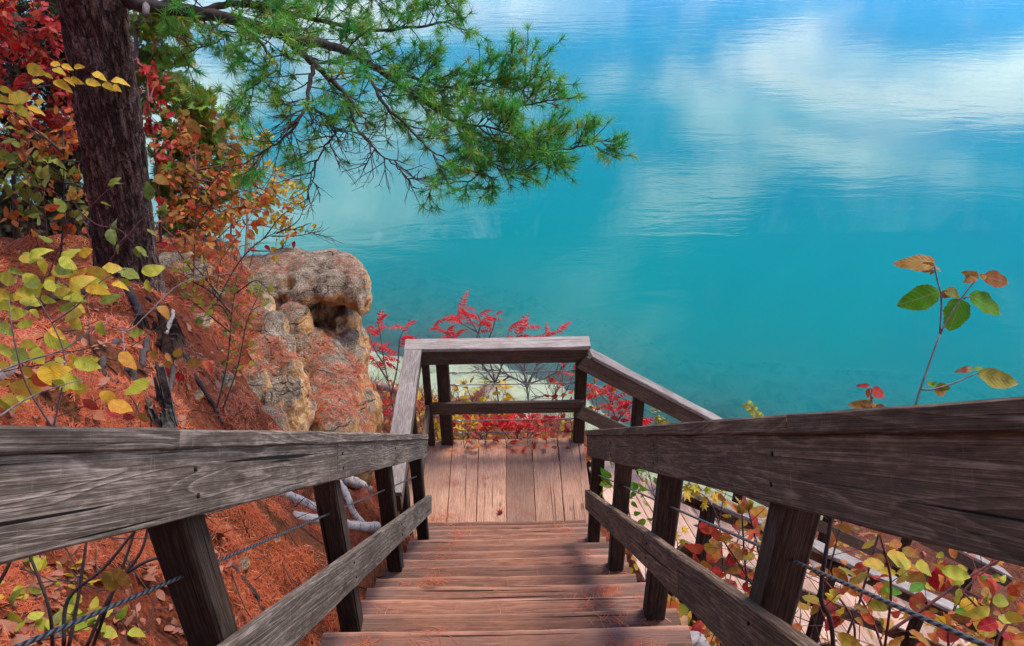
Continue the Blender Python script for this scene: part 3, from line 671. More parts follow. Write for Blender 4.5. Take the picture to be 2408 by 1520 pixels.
# ------------------------------------------------------------------ rocks
def rock(name, label, blobs, voxel=0.035, amp=0.06, seed=0, cuts=(), group=None, mat=None, strata=0.0, furrow=1.0):
    """blobs: (px, py, depth, rx, ry, rz) merged into one eroded boulder; cuts: (px, py, depth, r) hollows"""
    bm = bmesh.new()
    for (px, py, d, rx, ry, rz) in blobs:
        c = P(px, py, d)
        ret = bmesh.ops.create_icosphere(bm, subdivisions=3, radius=1.0)
        for v in ret['verts']:
            v.co = Vector((v.co.x * rx, v.co.y * ry, v.co.z * rz)) + c
    me = bpy.data.meshes.new('tmp'); bm.to_mesh(me); bm.free()
    o = bpy.data.objects.new('tmp', me); COL.objects.link(o)
    md = o.modifiers.new('r', 'REMESH'); md.mode = 'VOXEL'; md.voxel_size = voxel
    sm = o.modifiers.new('s', 'SMOOTH'); sm.factor = 0.6; sm.iterations = 3
    dg = bpy.context.evaluated_depsgraph_get(); ev = o.evaluated_get(dg)
    m2 = bpy.data.meshes.new_from_object(ev)
    bpy.data.objects.remove(o)
    co = np.empty(len(m2.vertices) * 3, np.float32); m2.vertices.foreach_get('co', co); co = co.reshape(-1, 3)
    nr = np.empty(len(m2.vertices) * 3, np.float32); m2.vertices.foreach_get('normal', nr); nr = nr.reshape(-1, 3)
    sv_ = Vector((seed * 3.1, seed * 1.7, 0)); dsp = np.empty(len(co))
    for i in range(len(co)):
        p = Vector(co[i]) + sv_
        h = mnoise.fractal(p * 2.2, 0.9, 2.0, 4) * 1.0
        h -= 0.9 * furrow * max(0.0, 0.25 - abs(mnoise.noise(p * 1.9 + Vector((7, 3, 1)))) ) * 2.2     # furrows
        pit = mnoise.noise(p * 5.5); h -= 1.1 * max(0, pit - 0.28)
        h += 0.30 * mnoise.noise(p * 12) + 0.20 * mnoise.noise(p * 27) + strata * math.sin(p.z * 17 + 3 * mnoise.noise(p * 1.3))
        dsp[i] = h * amp
    co = co + nr * dsp[:, None]
    for (px, py, d, r) in cuts:
        c = np.array(P(px, py, d)); dv = co - c; L = np.linalg.norm(dv, axis=1)
        k = L < r
        co[k] = co[k] - nr[k] * ((1 - L[k] / r) ** 0.8 * r * 0.9)[:, None]
    org = co.mean(0)
    m2.vertices.foreach_set('co', (co - org).astype(np.float32).ravel())
    m2.polygons.foreach_set('use_smooth', [True] * len(m2.polygons))
    m2.materials.clear(); m2.materials.append(mat or M['rock']); m2.name = name
    ob = bpy.data.objects.new(name, m2); COL.objects.link(ob); ob.location = org.tolist()
    tag(ob, label, 'boulder', group); m2.update()
    return ob
GR = 'weathered boulders along the cliff edge'
rk_head = rock('boulder', 'overhanging grey-topped boulder with ochre hollows beside the landing', [
    (590, 650, 8.8, .34, .42, .13), (665, 640, 8.8, .36, .5, .16), (740, 645, 8.7, .34, .5, .17), (800, 655, 8.55, .27, .42, .20), (835, 675, 8.4, .155, .30, .22), (852, 705, 8.35, .085, .24, .16),
    (640, 672, 8.45, .26, .30, .13), (715, 676, 8.35, .24, .28, .15), (783, 668, 8.3, .20, .26, .13),
    (690, 762, 8.15, .19, .22, .21), (672, 728, 8.35, .14, .2, .12), (738, 798, 8.2, .09, .14, .09), (705, 800, 8.1, .14, .18, .10),
    (775, 745, 8.85, .24, .24, .40), (800, 785, 8.65, .075, .2, .24), (765, 790, 8.6, .07, .16, .15), (825, 745, 8.75, .10, .24, .22), (700, 730, 8.75, .3, .25, .3)],
    voxel=0.017, amp=0.036, seed=1, furrow=0.5, cuts=[(672, 670, 8.18, .10), (733, 656, 8.14, .08), (785, 722, 8.5, .10), (752, 735, 8.4, .09), (800, 760, 8.5, .07)])
rk_slab = rock('boulder', 'long furrowed grey slab in front of the overhanging boulder, needles on top', [
    (600, 775, 7.6, .18, .5, .18), (640, 815, 7.45, .16, .42, .26), (668, 865, 7.3, .15, .36, .32), (690, 920, 7.1, .13, .30, .34), (700, 975, 6.9, .12, .28, .30), (608, 860, 7.2, .16, .4, .26),
    (625, 940, 6.9, .14, .32, .32), (655, 985, 6.75, .13, .28, .26), (585, 930, 6.85, .12, .32, .28), (575, 985, 6.55, .12, .28, .24), (545, 960, 6.6, .12, .28, .22), (600, 1060, 6.3, .3, .34, .3), (560, 800, 7.6, .2, .45, .2)],
    voxel=0.018, amp=0.055, seed=5, strata=0.25, furrow=1.3)
rk_low = rock('boulder', 'ochre-sided slab heaped with orange needles next to the landing railing', [
    (750, 840, 8.1, .26, .40, .14), (815, 835, 8.35, .16, .36, .16), (840, 870, 8.3, .12, .30, .24), (775, 890, 7.9, .26, .38, .20), (800, 950, 7.7, .26, .36, .28), (855, 940, 8.0, .11, .30, .40), (870, 990, 7.9, .10, .26, .36), (770, 1010, 7.3, .30, .34, .34), (850, 1060, 7.7, .15, .28, .42), (745, 940, 7.6, .16, .3, .2)],
    voxel=0.018, amp=0.045, seed=9, furrow=0.8)
rk_side = rock('boulder', 'rounded grey boulder peeking out behind the overhanging one, above the red sumac', [(838, 795, 9.0, .14, .2, .16), (850, 830, 9.0, .13, .2, .15)], voxel=0.022, amp=0.04, seed=12)
rk_b1 = rock('boulder', 'pale speckled boulder behind the pine at the cliff edge', [(480, 580, 9.0, .18, .22, .12), (440, 592, 9.0, .16, .2, .10), (520, 600, 9.0, .2, .22, .1)], voxel=0.022, amp=0.05, seed=15)
rk_b2 = rock('boulder', 'small rounded pale rock at the cliff edge just left of the birch stem', [(540, 590, 8.9, .10, .13, .11), (545, 606, 8.9, .1, .13, .09)], voxel=0.018, amp=0.03, seed=18)
rk_b3 = rock('boulder', 'dark grey rounded rock touching the foot of the pine trunk', [(415, 615, 7.0, .17, .2, .11), (450, 640, 7.0, .2, .2, .10)], voxel=0.02, amp=0.04, seed=21)
for i_, (x_, y_, s_, lb_) in enumerate([(470, 760, .10, 'small grey stone half buried left of the furrowed slab'), (520, 900, .09, 'small brown stone below the fine-leaved shrub'), (455, 930, .07, 'little stone beside the curved dead branch'),
        (560, 1330, .06, 'ochre stone in the bare earth below the grey railing'), (640, 1270, .05, 'little ochre stone below the birch logs'), (420, 1300, .045, 'little pale stone just right of the nearest dark post'), (120, 1500, .05, 'brown stone in the lower left corner among seedlings'), (505, 690, .10, 'grey stone at the root of the scarlet shrub')]):
    d_ = PX(hit_ground(x_, y_, 1.5))[2]; rock('stone', lb_, [(x_, y_, d_ + .02, s_, s_ * .9, s_ * .6), (x_ + 40 * s_ * 4 / d_, y_ + 10, d_ + .03, s_ * .7, s_ * .7, s_ * .5)], voxel=s_ * .16, amp=s_ * .35, seed=30 + i_)['category'] = 'stone'
ROCKS = [rk_head, rk_slab, rk_low, rk_side, rk_b1, rk_b2, rk_b3]

# ------------------------------------------------------------------ needle litter
def needles_mesh(name, pts, nrm, length, width, mat, lift=0.25, parent=None, rnd=True, dirs=None):
    """pts, nrm (k,3): one thin bent strip for every needle"""
    k = len(pts); d = rng.normal(size=(k, 3)) if dirs is None else dirs
    d = d - nrm * (d * nrm).sum(1)[:, None]; d /= np.linalg.norm(d, axis=1)[:, None] + 1e-9
    d = d + nrm * rng.uniform(-0.05, lift, k)[:, None]
    s = np.cross(d, nrm); s /= np.linalg.norm(s, axis=1)[:, None] + 1e-9
    L = (length * rng.uniform(0.6, 1.3, k))[:, None]; W = (width * rng.uniform(0.7, 1.2, k))[:, None]
    bend = s * (rng.uniform(-0.15, 0.15, k)[:, None] * L)
    a = pts - d * L * 0.5; b = pts + bend; c = pts + d * L * 0.5
    v = np.stack([a - s * W, a + s * W, b - s * W, b + s * W, c], 1).reshape(-1, 3)
    i = np.arange(k) * 5
    f1 = np.stack([i, i + 1, i + 3, i + 2], 1); f2 = np.stack([i + 2, i + 3, i + 4], 1)
    me = bpy.data.meshes.new(name)
    me.vertices.add(len(v)); org = v.mean(0)
    me.vertices.foreach_set('co', (v - org).astype(np.float32).ravel())
    loops = np.concatenate([f1.ravel(), f2.ravel()]); me.loops.add(len(loops)); me.loops.foreach_set('vertex_index', loops.astype(np.int32))
    starts = np.concatenate([np.arange(k) * 4, 4 * k + np.arange(k) * 3]); me.polygons.add(2 * k)
    me.polygons.foreach_set('loop_start', starts.astype(np.int32)); me.update(calc_edges=True); me.validate()
    at = me.attributes.new('rnd', 'FLOAT', 'POINT'); at.data.foreach_set('value', np.repeat(rng.uniform(0, 1, k), 5).astype(np.float32))
    me.materials.append(mat)
    o = bpy.data.objects.new(name, me); COL.objects.link(o)
    if parent is not None: o.parent = parent; o.location = (Vector(org.tolist()) - parent.location)
    else: o.location = org.tolist()
    return o
def terrain_normals(X, Y):
    e = 0.03; zx = (ground_z(X + e, Y) - ground_z(X - e, Y)) / (2 * e); zy = (ground_z(X, Y + e) - ground_z(X, Y - e)) / (2 * e)
    n = np.stack([-zx, -zy, np.ones_like(zx)], 1); return n / np.linalg.norm(n, axis=1)[:, None]
def clump(X, Y, sc, seed):
    return np.array([mnoise.noise(Vector((x * sc + seed, y * sc, seed * 0.7))) for x, y in zip(X, Y)])
# visible hillside: sample by picture area so that density follows the view
K = 11500
tt = rng.uniform(0, 1, (K, 2)); px = np.where(np.arange(K) < 9000, tt[:, 0] * 1010 - 10, -10 - tt[:, 0] * 900); py = 560 + tt[:, 1] * 970
pts = []
rd = np.array([RAY(a, b) for a, b in zip(px, py)]); dd = np.linspace(1.4, 11, 180)
XX = rd[:, 0, None] * dd; YY = rd[:, 1, None] * dd; ZZ = CAMZ + rd[:, 2, None] * dd
GG = np.empty_like(XX)
for i in range(0, K, 1000): GG[i:i+1000] = ground_z(XX[i:i+1000], YY[i:i+1000])
hit = (ZZ <= GG); ok = hit.any(1); idx = hit.argmax(1)
hx = XX[np.arange(K), idx][ok]; hy = YY[np.arange(K), idx][ok]
keep = (hy < 8.6) & (hx < -0.75); hx = hx[keep]; hy = hy[keep]
reps = 7
X = np.repeat(hx, reps) + rng.normal(0, 0.035, len(hx) * reps); Y = np.repeat(hy, reps) + rng.normal(0, 0.035, len(hx) * reps)
Z = ground_z(X, Y); nn = terrain_normals(X, Y)
mask = (clump(X, Y, 1.6, 3.0) > -0.24) & (clump(X, Y, 5.0, 8.0) > -0.20)
X, Y, Z, nn = X[mask], Y[mask], Z[mask], nn[mask]
lit = needles_mesh('fallen_pine_needles', np.stack([X, Y, Z + 0.008], 1), nn, 0.10, 0.0019, M['needle_dead'], 0.42)
tag(lit, 'orange carpet of fallen pine needles on the slope left of the steps', 'needles', kind='stuff')
# needles caught on the rocks
def rock_needles(ob, n, thr, zmin=0.35, seed=1.0):
    me = ob.data; k = len(me.polygons)
    c = np.empty(k * 3, np.float32); me.polygons.foreach_get('center', c); c = c.reshape(-1, 3) + np.array(ob.location)
    nr = np.empty(k * 3, np.float32); me.polygons.foreach_get('normal', nr); nr = nr.reshape(-1, 3)
    sel = np.nonzero(nr[:, 2] > zmin)[0]
    cl = np.array([mnoise.noise(Vector(c[i]) * 2.3 + Vector((seed, 0, seed))) for i in sel]) + 0.25 * (nr[sel, 2] - 0.6)
    sel = sel[cl > thr]
    if not len(sel): return None
    pk = rng.choice(sel, n); return c[pk] + nr[pk] * 0.008 + rng.normal(0, 0.012, (n, 3)), nr[pk]
rp = [rock_needles(rk_head, 700, 0.10, 0.8, 2.0), rock_needles(rk_slab, 2600, 0.10, 0.3, 4.0), rock_needles(rk_low, 3000, 0.0, 0.4, 6.0), rock_needles(rk_side, 350, 0.0, 0.4, 3.0), rock_needles(rk_b1, 300, 0.0, 0.5, 5.0)]
rp = [r for r in rp if r is not None]
o = needles_mesh('fallen_pine_needles', np.concatenate([r[0] for r in rp]), np.concatenate([r[1] for r in rp]), 0.085, 0.0020, M['needle_dead'], 0.3)
tag(o, 'mats of orange pine needles lying on the boulders', 'needles', kind='stuff')
# needles on steps and landing
pp, dd_ = [], []
def tuft_on(x, y, z, n, spread, s=0.09):
    a0 = random.uniform(0, math.pi)
    for _ in range(n):
        a = a0 + random.gauss(0, 0.9); pp.append((x + random.gauss(0, spread), y + random.gauss(0, spread * 0.45), z)); dd_.append((math.cos(a), math.sin(a), 0.0))
for k in range(0, 15):
    nose = ST(0, 8.16 - STEP * k, 0.8)
    for _ in range(3):
        side = random.choice((-1, 1, 1, -1)); x = (random.uniform(-0.72, -0.35) if side < 0 else random.uniform(0.36, 0.66))
        tuft_on(x, nose.y - random.uniform(0.03, 0.11), nose.z + 0.006, random.randint(8, 26), 0.05)
    tuft_on(random.uniform(-0.5, 0.5), nose.y - random.uniform(0.02, 0.16), nose.z + 0.005, 4, 0.1)
tuft_on(0.52, ST(0, 8.16 - STEP * 13, 0.8).y - 0.12, ST(0, 8.16 - STEP * 13, 0.8).z + 0.008, 70, 0.06)
for _ in range(40):
    tuft_on(random.uniform(-0.9, 0.5), random.choice((random.uniform(5.5, 7.1), random.uniform(6.75, 7.1))), LZ + 0.006, random.randint(4, 14), 0.06)
for cx_ in (-0.62, -0.2, 0.05, 0.1): tuft_on(cx_, 6.98 + random.uniform(-.06, .05), LZ + 0.008, 30, 0.06)
for _ in range(8): tuft_on(random.uniform(-0.95, -0.5), random.uniform(5.7, 6.2), LZ + 0.007, 16, 0.07)
pp = np.array(pp); o = needles_mesh('fallen_pine_needles', pp, np.tile(np.array([[0, 0, 1.0]]), (len(pp), 1)), 0.09, 0.0011, M['needle_dead'], 0.18, dirs=np.array(dd_) + rng.normal(0, 0.1, (len(pp), 3)))
tag(o, 'loose orange pine needles lying on the steps and landing', 'needles', kind='stuff')

# ------------------------------------------------------------------ leaves
def leaf_mesh(name, mat, kind='ovate', fold=0.25, curl=0.3, wid=0.5, hi=False, sway=0.0):
    if kind == 'maple':
        ang = [(0, 1.0), (16, .52), (28, .56), (44, .95), (58, .5), (72, .42), (88, .68), (112, .36), (150, .22)]
        ring = [(math.sin(R(a)) * r, math.cos(R(a)) * r) for a, r in ang]
        full = ring + [(0, -0.06)] + [(-x, y) for x, y in reversed(ring[1:])]
        v = [(0, 0.12, 0)] + [(x * 0.62, 0.35 + y * 0.65 - 0.0, -curl * 0.4 * (x * x + y * y * 0.4) + 0.05 * math.sin(i * 2.2)) for i, (x, y) in enumerate(full)]
        f = [(0, i + 1, (i + 1) % len(full) + 1) for i in range(len(full))]
    else:
        rows = [0.0, 0.10, 0.26, 0.44, 0.62, 0.78, 0.91, 1.0] if not hi else [0.0, 0.05] + [0.08 + 0.055 * i for i in range(16)] + [0.95, 1.0]
        def wf(t):
            if kind == 'round': return math.sin(math.pi * min(1, t ** 0.72)) ** 0.62 * (1 if t < 0.97 else 0.2)
            if kind == 'narrow': return math.sin(math.pi * t ** 0.75) ** 0.9
            return math.sin(math.pi * t ** 0.78) ** 0.78
        v = []; f = []
        for i, t in enumerate(rows):
            hw = wid * wf(t) * 0.5 if 0 < t < 1 else (0.012 if t == 0 else 0.004)
            z = -curl * t * t; zz = fold * hw
            wv = 0.03 * math.sin(t * 17 + sway * 40)
            if hi and 0 < t < 0.93: hw *= (1.0 + (0.045 if i % 2 else -0.045)) * (1 - 0.25 * max(0, t - .8))
            sx_ = sway * math.sin(t * 2.6) if hi else 0.0
            v += [(sx_ - hw * (1 - sway), t * (1 - 0.1 * curl), z + zz + wv), (sx_, t * (1 - 0.1 * curl), z), (sx_ + hw * (1 + sway), t * (1 - 0.1 * curl), z + zz - wv)]
        for i in range(len(rows) - 1):
            a = i * 3
            f += [(a, a + 1, a + 4, a + 3), (a + 1, a + 2, a + 5, a + 4)]
    me = bpy.data.meshes.new(name); me.from_pydata(v, [], f); me.materials.append(mat)
    me.polygons.foreach_set('use_smooth', [True] * len(me.polygons)); return me
_lm = {}
def leafm(mat, kind, var, hi=False):
    k = (mat, kind, var, hi)
    if k not in _lm:
        _lm[k] = leaf_mesh('leaf', M[mat], kind, fold=(0.15, 0.4, 0.05)[var % 3], curl=(0.15, 0.4, 0.7, -0.15)[var % 4], wid={'ovate': 0.58, 'round': 0.86, 'narrow': 0.36, 'maple': 1}[kind] * (1, .82, 1.08)[var % 3], hi=hi, sway=(0.0, 0.09, -0.09, 0.05)[(var * 5) % 4])
    return _lm[k]
def orient(d, n):
    y = Vector(d).normalized(); n = Vector(n); z = (n - y * n.dot(y))
    if z.length < 1e-4: z = y.orthogonal()
    z.normalize(); x = y.cross(z); return x, y, z
def leaf_obj(parent, pos, d, n, size, mat, kind='ovate', name='leaf'):
    o = bpy.data.objects.new(name, leafm(mat, kind, random.randrange(12), True)); COL.objects.link(o); o.parent = parent
    x, y, z = orient(d, n); L = Vector(pos) - parent.location
    o.matrix_basis = Matrix(((x.x*size, y.x*size, z.x*size, L.x), (x.y*size, y.y*size, z.y*size, L.y), (x.z*size, y.z*size, z.z*size, L.z), (0, 0, 0, 1)))
    return o
def leaf_mb(mb, pos, d, n, size, kind='ovate', r=None):
    me = leafm('leaf_red', kind, random.randrange(12)); x, y, z = orient(d, n); p = Vector(pos)
    vs = [tuple(p + (x * v.co.x + y * v.co.y + z * v.co.z) * size) for v in me.vertices]
    mb.add(vs, [tuple(pl.vertices) for pl in me.polygons], random.random() if r is None else r)
def rv(): 
    v = Vector((random.gauss(0, 1), random.gauss(0, 1), random.gauss(0, 1))); return v.normalized()
def screen_dir(ang, toward=0.0):
    """direction at 'ang' degrees in the picture (0 right, 90 up), leaning towards the viewer"""
    return (XC * math.cos(R(ang)) + YC * math.sin(R(ang)) - fw * toward).normalized()

def stems(root, paths, r0, mat, name='stem', taper=0.35, n=5, sides=6):
    outp = []
    for q in paths:
        pts = pixpath(q, n); k = len(pts); mb = MB()
        mb.tube(pts, [lerp(r0, r0 * taper, i / (k - 1)) for i in range(k)], sides)
        mb.build(name, M[mat], root); outp.append(pts)
    return outp
def twig_leaves(root, pts, every, size, mat, kind, start=0.3, twig_len=0.12, twmat='twig', up=0.4, pairs=True, name='leaf', joined=None, petiole=0.25):
    """leaves in pairs on short side twigs along a stem"""
    acc = 0; mb = MB(); k = len(pts)
    total = sum((pts[i+1] - pts[i]).length for i in range(k - 1)); run = 0
    for i in range(k - 1):
        seg = (pts[i+1] - pts[i]); run += seg.length
        if run / total < start: continue
        acc += seg.length
        while acc > every:
            acc -= every
            t = seg.normalized(); s = rv(); s = (s - t * s.dot(t)).normalized()
            for sg in ((1, -1) if pairs else (random.choice((1, -1)),)):
                d = (s * sg + t * 0.5 + Vector((0, 0, 0.1))).normalized()
                b = pts[i].copy(); e = b + d * twig_len * random.uniform(0.4, 1.2)
                mb.tube([b, e], [0.0018, 0.0012], 4)
                dd = (d + Vector((0, 0, -0.35)) + rv() * 0.45).normalized(); nn_ = Vector((0, 0, 1)) * up + rv() * 0.7 - fw * 0.35
                sz = size * random.uniform(0.6, 1.25)
                if joined is not None: leaf_mb(joined, e, dd, nn_, sz, kind)
                else: leaf_obj(root, e, dd, nn_, sz, mat, kind, name)
    e = pts[-1]; t = (pts[-1] - pts[-2]).normalized()
    for q in range(3):
        dd = (t + rv() * 0.6).normalized(); nn_ = Vector((0, 0, up)) + rv() * 0.6 - fw * 0.35
        if joined is not None: leaf_mb(joined, e, dd, nn_, size * random.uniform(.6, 1.1), kind)
        else: leaf_obj(root, e, dd, nn_, size * random.uniform(.6, 1.1), mat, kind, name)
    if mb.v: mb.build('twigs', M[twmat], root)['kind'] = 'stuff'

# ------------------------------------------------------------------ white pine
pb = P(300, 660, 6.2)
pine = thing('pine_tree', 'large white pine with dark furrowed trunk leaning over the needle slope', 'tree', pb)
ctrl = [(305, 690, 6.25), (300, 640, 6.2), (275, 420, 5.75), (248, 210, 5.35), (217, 0, 5.0), (190, -220, 4.62)]
axis_p = [P(*q) for q in catmull(ctrl, 26)]
last = (axis_p[-1] - axis_p[-12]).normalized()
axis_p += [axis_p[-1] + last * (0.06 * i) for i in range(1, 40)]
k = len(axis_p); NS = 110; vs = []; fs = []
arc = 0
for i, c in enumerate(axis_p):
    if i: arc += (axis_p[i] - axis_p[i-1]).length
    t = (axis_p[min(i + 1, k - 1)] - axis_p[max(i - 1, 0)]).normalized()
    ax = Vector((1, 0, 0)); ax = (ax - t * ax.dot(t)).normalized(); ay = t.cross(ax)
    flare = 1 + 0.30 * math.exp(-arc / 0.16)
    r0 = (0.200 - 0.012 * arc) * flare
    for j in range(NS):
        an = 2 * math.pi * j / NS
        u = Vector((math.cos(an) * 3.3, math.sin(an) * 3.3, arc * 1.55))
        h = mnoise.noise(u * 1.55 + Vector((0, 0, 5))) ; h2 = mnoise.noise(u * 3.6 + Vector((4, 1, 0)))
        ridge = 1 - abs(h) * 2.2; ridge2 = 1 - abs(h2) * 2
        rr = r0 + 0.020 - 0.034 * max(0, ridge - 0.45) - 0.018 * max(0, ridge2 - 0.5) + 0.006 * h2
        rr += 0.05 * (flare - 1) * math.cos(an * 4 + 1)
        vs.append(tuple(c + (ax * math.cos(an) + ay * math.sin(an)) * rr))
for i in range(k - 1):
    for j in range(NS):
        j2 = (j + 1) % NS; fs.append((i*NS+j, i*NS+j2, (i+1)*NS+j2, (i+1)*NS+j))
mesh_obj('trunk', vs, fs, M['bark'], pine)

tuft_p, tuft_d = [], []          # where the needle tufts sit
def limb(q, r0, r1, name='branch', n=6, sides=8, wob=0.006):
    pts = pixpath(q, n); kk = len(pts)
    pts = [p + rv() * wob for p in pts]
    mb = MB(); mb.tube(pts, [lerp(r0, r1, (i / (kk - 1)) ** 0.8) for i in range(kk)], sides)
    mb.build(name, M['pine_twig'], pine); return pts
twig_mb = MB()
def sprout(pts, every, length, green, lo=0.1, droop=0.0, spread=1.0, bare=False, fwdb=0.55):
    """side shoots with sub-shoots; needle tufts at their ends"""
    k = len(pts); tot = sum((pts[i+1]-pts[i]).length for i in range(k-1)); run = 0; acc = 0; side = 1
    for i in range(k - 1):
        seg = pts[i+1] - pts[i]; run += seg.length; acc += seg.length
        if run / tot < lo: continue
        while acc > every:
            acc -= every; side = -side
            t = seg.normalized(); s = t.cross(rv()); s.normalize()
            d = (t * fwdb + s * spread * side + Vector((0, 0, 0.12 - droop)) + rv() * 0.2).normalized()
            L = length * random.uniform(0.5, 1.25) * (1.0 - 0.35 * run / tot)
            q = [pts[i] + seg * random.random()]; nseg = 4
            for j in range(nseg):
                d = (d + rv() * 0.22 + Vector((0, 0, 0.05 - droop * 0.3)) + t * 0.06).normalized(); q.append(q[-1] + d * L / nseg)
            twig_mb.tube(q, [0.0045, 0.004, 0.0035, 0.003, 0.002], 4, cap=False)
            for j in range(1, nseg + 1):
                for _ in range(2 if j < nseg else 1):
                    if random.random() < 0.72:
                        dd = (d + rv() * 0.75 + Vector((0, 0, 0.15))).normalized(); Ls = random.uniform(0.05, 0.17) * (0.7 if j == nseg else 1)
                        a = q[j]; m = a + dd * Ls * 0.5 + rv() * 0.006; e = a + (dd + Vector((0, 0, 0.1))).normalized() * Ls
                        twig_mb.tube([a, m, e], [0.003, 0.0024, 0.0018], 4, cap=False)
                        if bare and random.random() < 0.85:
                            for _q in range(2):
                                d3 = (dd + rv() * 0.8).normalized(); twig_mb.tube([e, e + d3 * random.uniform(.03, .10)], [0.0018, 0.001], 3, cap=False)
                        elif random.random() < green:
                            tuft_p.append(e); tuft_d.append((dd + Vector((0, 0, .15))).normalized())
            if not bare and random.random() < green + 0.1:
                tuft_p.append(q[-1]); tuft_d.append(d.copy())
main = limb([(300, 0, 5.0), (345, 14, 4.98), (480, 33, 5.05), (600, 62, 5.1), (700, 92, 5.15), (775, 108, 5.2), (850, 140, 5.25), (930, 190, 5.3), (1000, 238, 5.35), (1075, 290, 5.4), (1115, 312, 5.4)], 0.050, 0.013, n=6)
m2 = limb([(470, 30, 5.06), (540, 10, 5.2), (640, 22, 5.35), (760, 50, 5.5), (880, 70, 5.6), (1000, 60, 5.65), (1090, 40, 5.7)], 0.026, 0.006)
m3 = limb([(600, 62, 5.1), (660, 82, 5.05), (720, 135, 5.0), (775, 185, 5.0), (815, 225, 5.0), (850, 275, 5.05)], 0.028, 0.010)
m4 = limb([(1115, 312, 5.4), (1170, 335, 5.4), (1240, 350, 5.42), (1325, 352, 5.45), (1385, 340, 5.45), (1435, 325, 5.45)], 0.010, 0.004)
m5 = limb([(1075, 290, 5.4), (1150, 300, 5.3), (1230, 322, 5.3), (1290, 335, 5.3)], 0.008, 0.004)
m6 = limb([(880, 160, 5.25), (960, 180, 5.4), (1060, 205, 5.45), (1140, 190, 5.5), (1210, 185, 5.5), (1265, 172, 5.5)], 0.013, 0.004)
m7 = limb([(930, 190, 5.3), (1020, 240, 5.45), (1120, 255, 5.5), (1210, 250, 5.5), (1280, 240, 5.5), (1310, 230, 5.5)], 0.012, 0.004)
m8 = limb([(740, 150, 5.0), (725, 210, 4.95), (720, 250, 4.95), (690, 300, 4.9), (640, 345, 4.9), (590, 375, 4.9)], 0.016, 0.004)
m9 = limb([(720, 250, 4.95), (760, 270, 4.95), (790, 310, 4.95), (760, 350, 4.95), (735, 400, 4.95), (725, 445, 4.95)], 0.011, 0.003)
m10 = limb([(815, 225, 5.0), (840, 300, 5.0), (880, 350, 5.0), (930, 390, 5.05), (965, 430, 5.05)], 0.010, 0.003)
m11 = limb([(1115, 312, 5.4), (1130, 370, 5.35), (1128, 400, 5.3), (1105, 425, 5.3), (1060, 430, 5.3), (1000, 440, 5.3)], 0.008, 0.003)
m12 = limb([(1128, 400, 5.3), (1150, 415, 5.3), (1165, 432, 5.3)], 0.006, 0.003)
m13 = limb([(1075, 300, 5.4), (1110, 350, 5.35), (1170, 390, 5.3), (1230, 400, 5.3), (1285, 370, 5.35)], 0.008, 0.003)
m14 = limb([(560, 52, 5.1), (620, 110, 5.0), (650, 160, 4.95), (600, 200, 4.9), (560, 230, 4.9)], 0.012, 0.004)
m15 = limb([(480, 33, 5.05), (520, 90, 5.0), (470, 110, 4.95), (430, 130, 4.95)], 0.008, 0.003)
m16 = limb([(345, 14, 4.98), (420, 0, 5.0), (560, -30, 5.1), (720, -40, 5.2), (900, -30, 5.3), (1060, 0, 5.4)], 0.02, 0.005)
m17 = limb([(850, 140, 5.25), (900, 240, 5.1), (960, 300, 5.1), (1010, 350, 5.1), (1060, 380, 5.15)], 0.012, 0.004)
mb = MB(); mb.tube([P(345, 10, 4.97), P(343, 22, 4.93), P(342, 36, 4.90)], [0.024, 0.022, 0.021], 8); mb.build('branch_stub', M['twig_grey'], pine)
sprout(m2, 0.04, 0.36, 1.0, 0.1, spread=1.0); sprout(m16, 0.048, 0.40, 1.0, 0.15)
sprout(m3, 0.06, 0.38, 0.9, 0.15); sprout(main, 0.065, 0.36, 0.85, 0.12)
sprout(m4, 0.04, 0.20, 1.0, 0.05); sprout(m5, 0.035, 0.26, 1.0, 0.0)
sprout(m6, 0.042, 0.30, 1.0, 0.15); sprout(m7, 0.042, 0.32, 1.0, 0.1)
sprout(m8, 0.06, 0.34, 0.9, 0.1); sprout(m14, 0.06, 0.34, 0.9, 0.15); sprout(m15, 0.06, 0.26, 0.8, 0.2)
sprout(m9, 0.05, 0.22, 0.0, 0.1, droop=0.3, bare=True); sprout(m10, 0.055, 0.22, 0.3, 0.1, droop=0.25, bare=True)
sprout(m17, 0.05, 0.32, 0.85, 0.1, droop=0.1); sprout(m11, 0.085, 0.13, 0.9, 0.1, droop=0.2); sprout(m12, 0.08, 0.10, 1.0, 0.3); sprout(m13, 0.045, 0.18, 1.0, 0.1)
sprout(m8, 0.07, 0.24, 0.3, 0.4, droop=0.25, bare=True)
twig_mb.build('twigs', M['pine_twig'], pine)['kind'] = 'stuff'
# needle tufts: bundles fanned forward round every shoot tip
TP = np.array([tuple(p) for p in tuft_p]); TD = np.array([tuple(d) for d in tuft_d]); nper = 36
pos = np.repeat(TP, nper, 0); dr = np.repeat(TD, nper, 0) * rng.uniform(0.15, 1.0, (len(TP) * nper, 1)) + rng.normal(0, 0.55, (len(TP) * nper, 3))
dr /= np.linalg.norm(dr, axis=1)[:, None]
L = 0.088 * rng.uniform(0.7, 1.15, len(pos)); st = pos - np.repeat(TD, nper, 0) * rng.uniform(0, 0.035, (len(pos), 1))
sd_ = np.cross(dr, rng.normal(size=dr.shape)); sd_ /= np.linalg.norm(sd_, axis=1)[:, None]; W = 0.0020
v = np.stack([st - sd_ * W, st + sd_ * W, st + dr * L[:, None] + np.array([0, 0, -0.006])], 1).reshape(-1, 3)
rr = np.repeat(np.repeat(rng.uniform(0, 1, len(TP)), nper) * 0.86 + rng.uniform(0, 0.14, len(pos)), 3)
me = bpy.data.meshes.new('needles'); me.vertices.add(len(v)); me.vertices.foreach_set('co', (v - np.array(pine.location)).astype(np.float32).ravel())
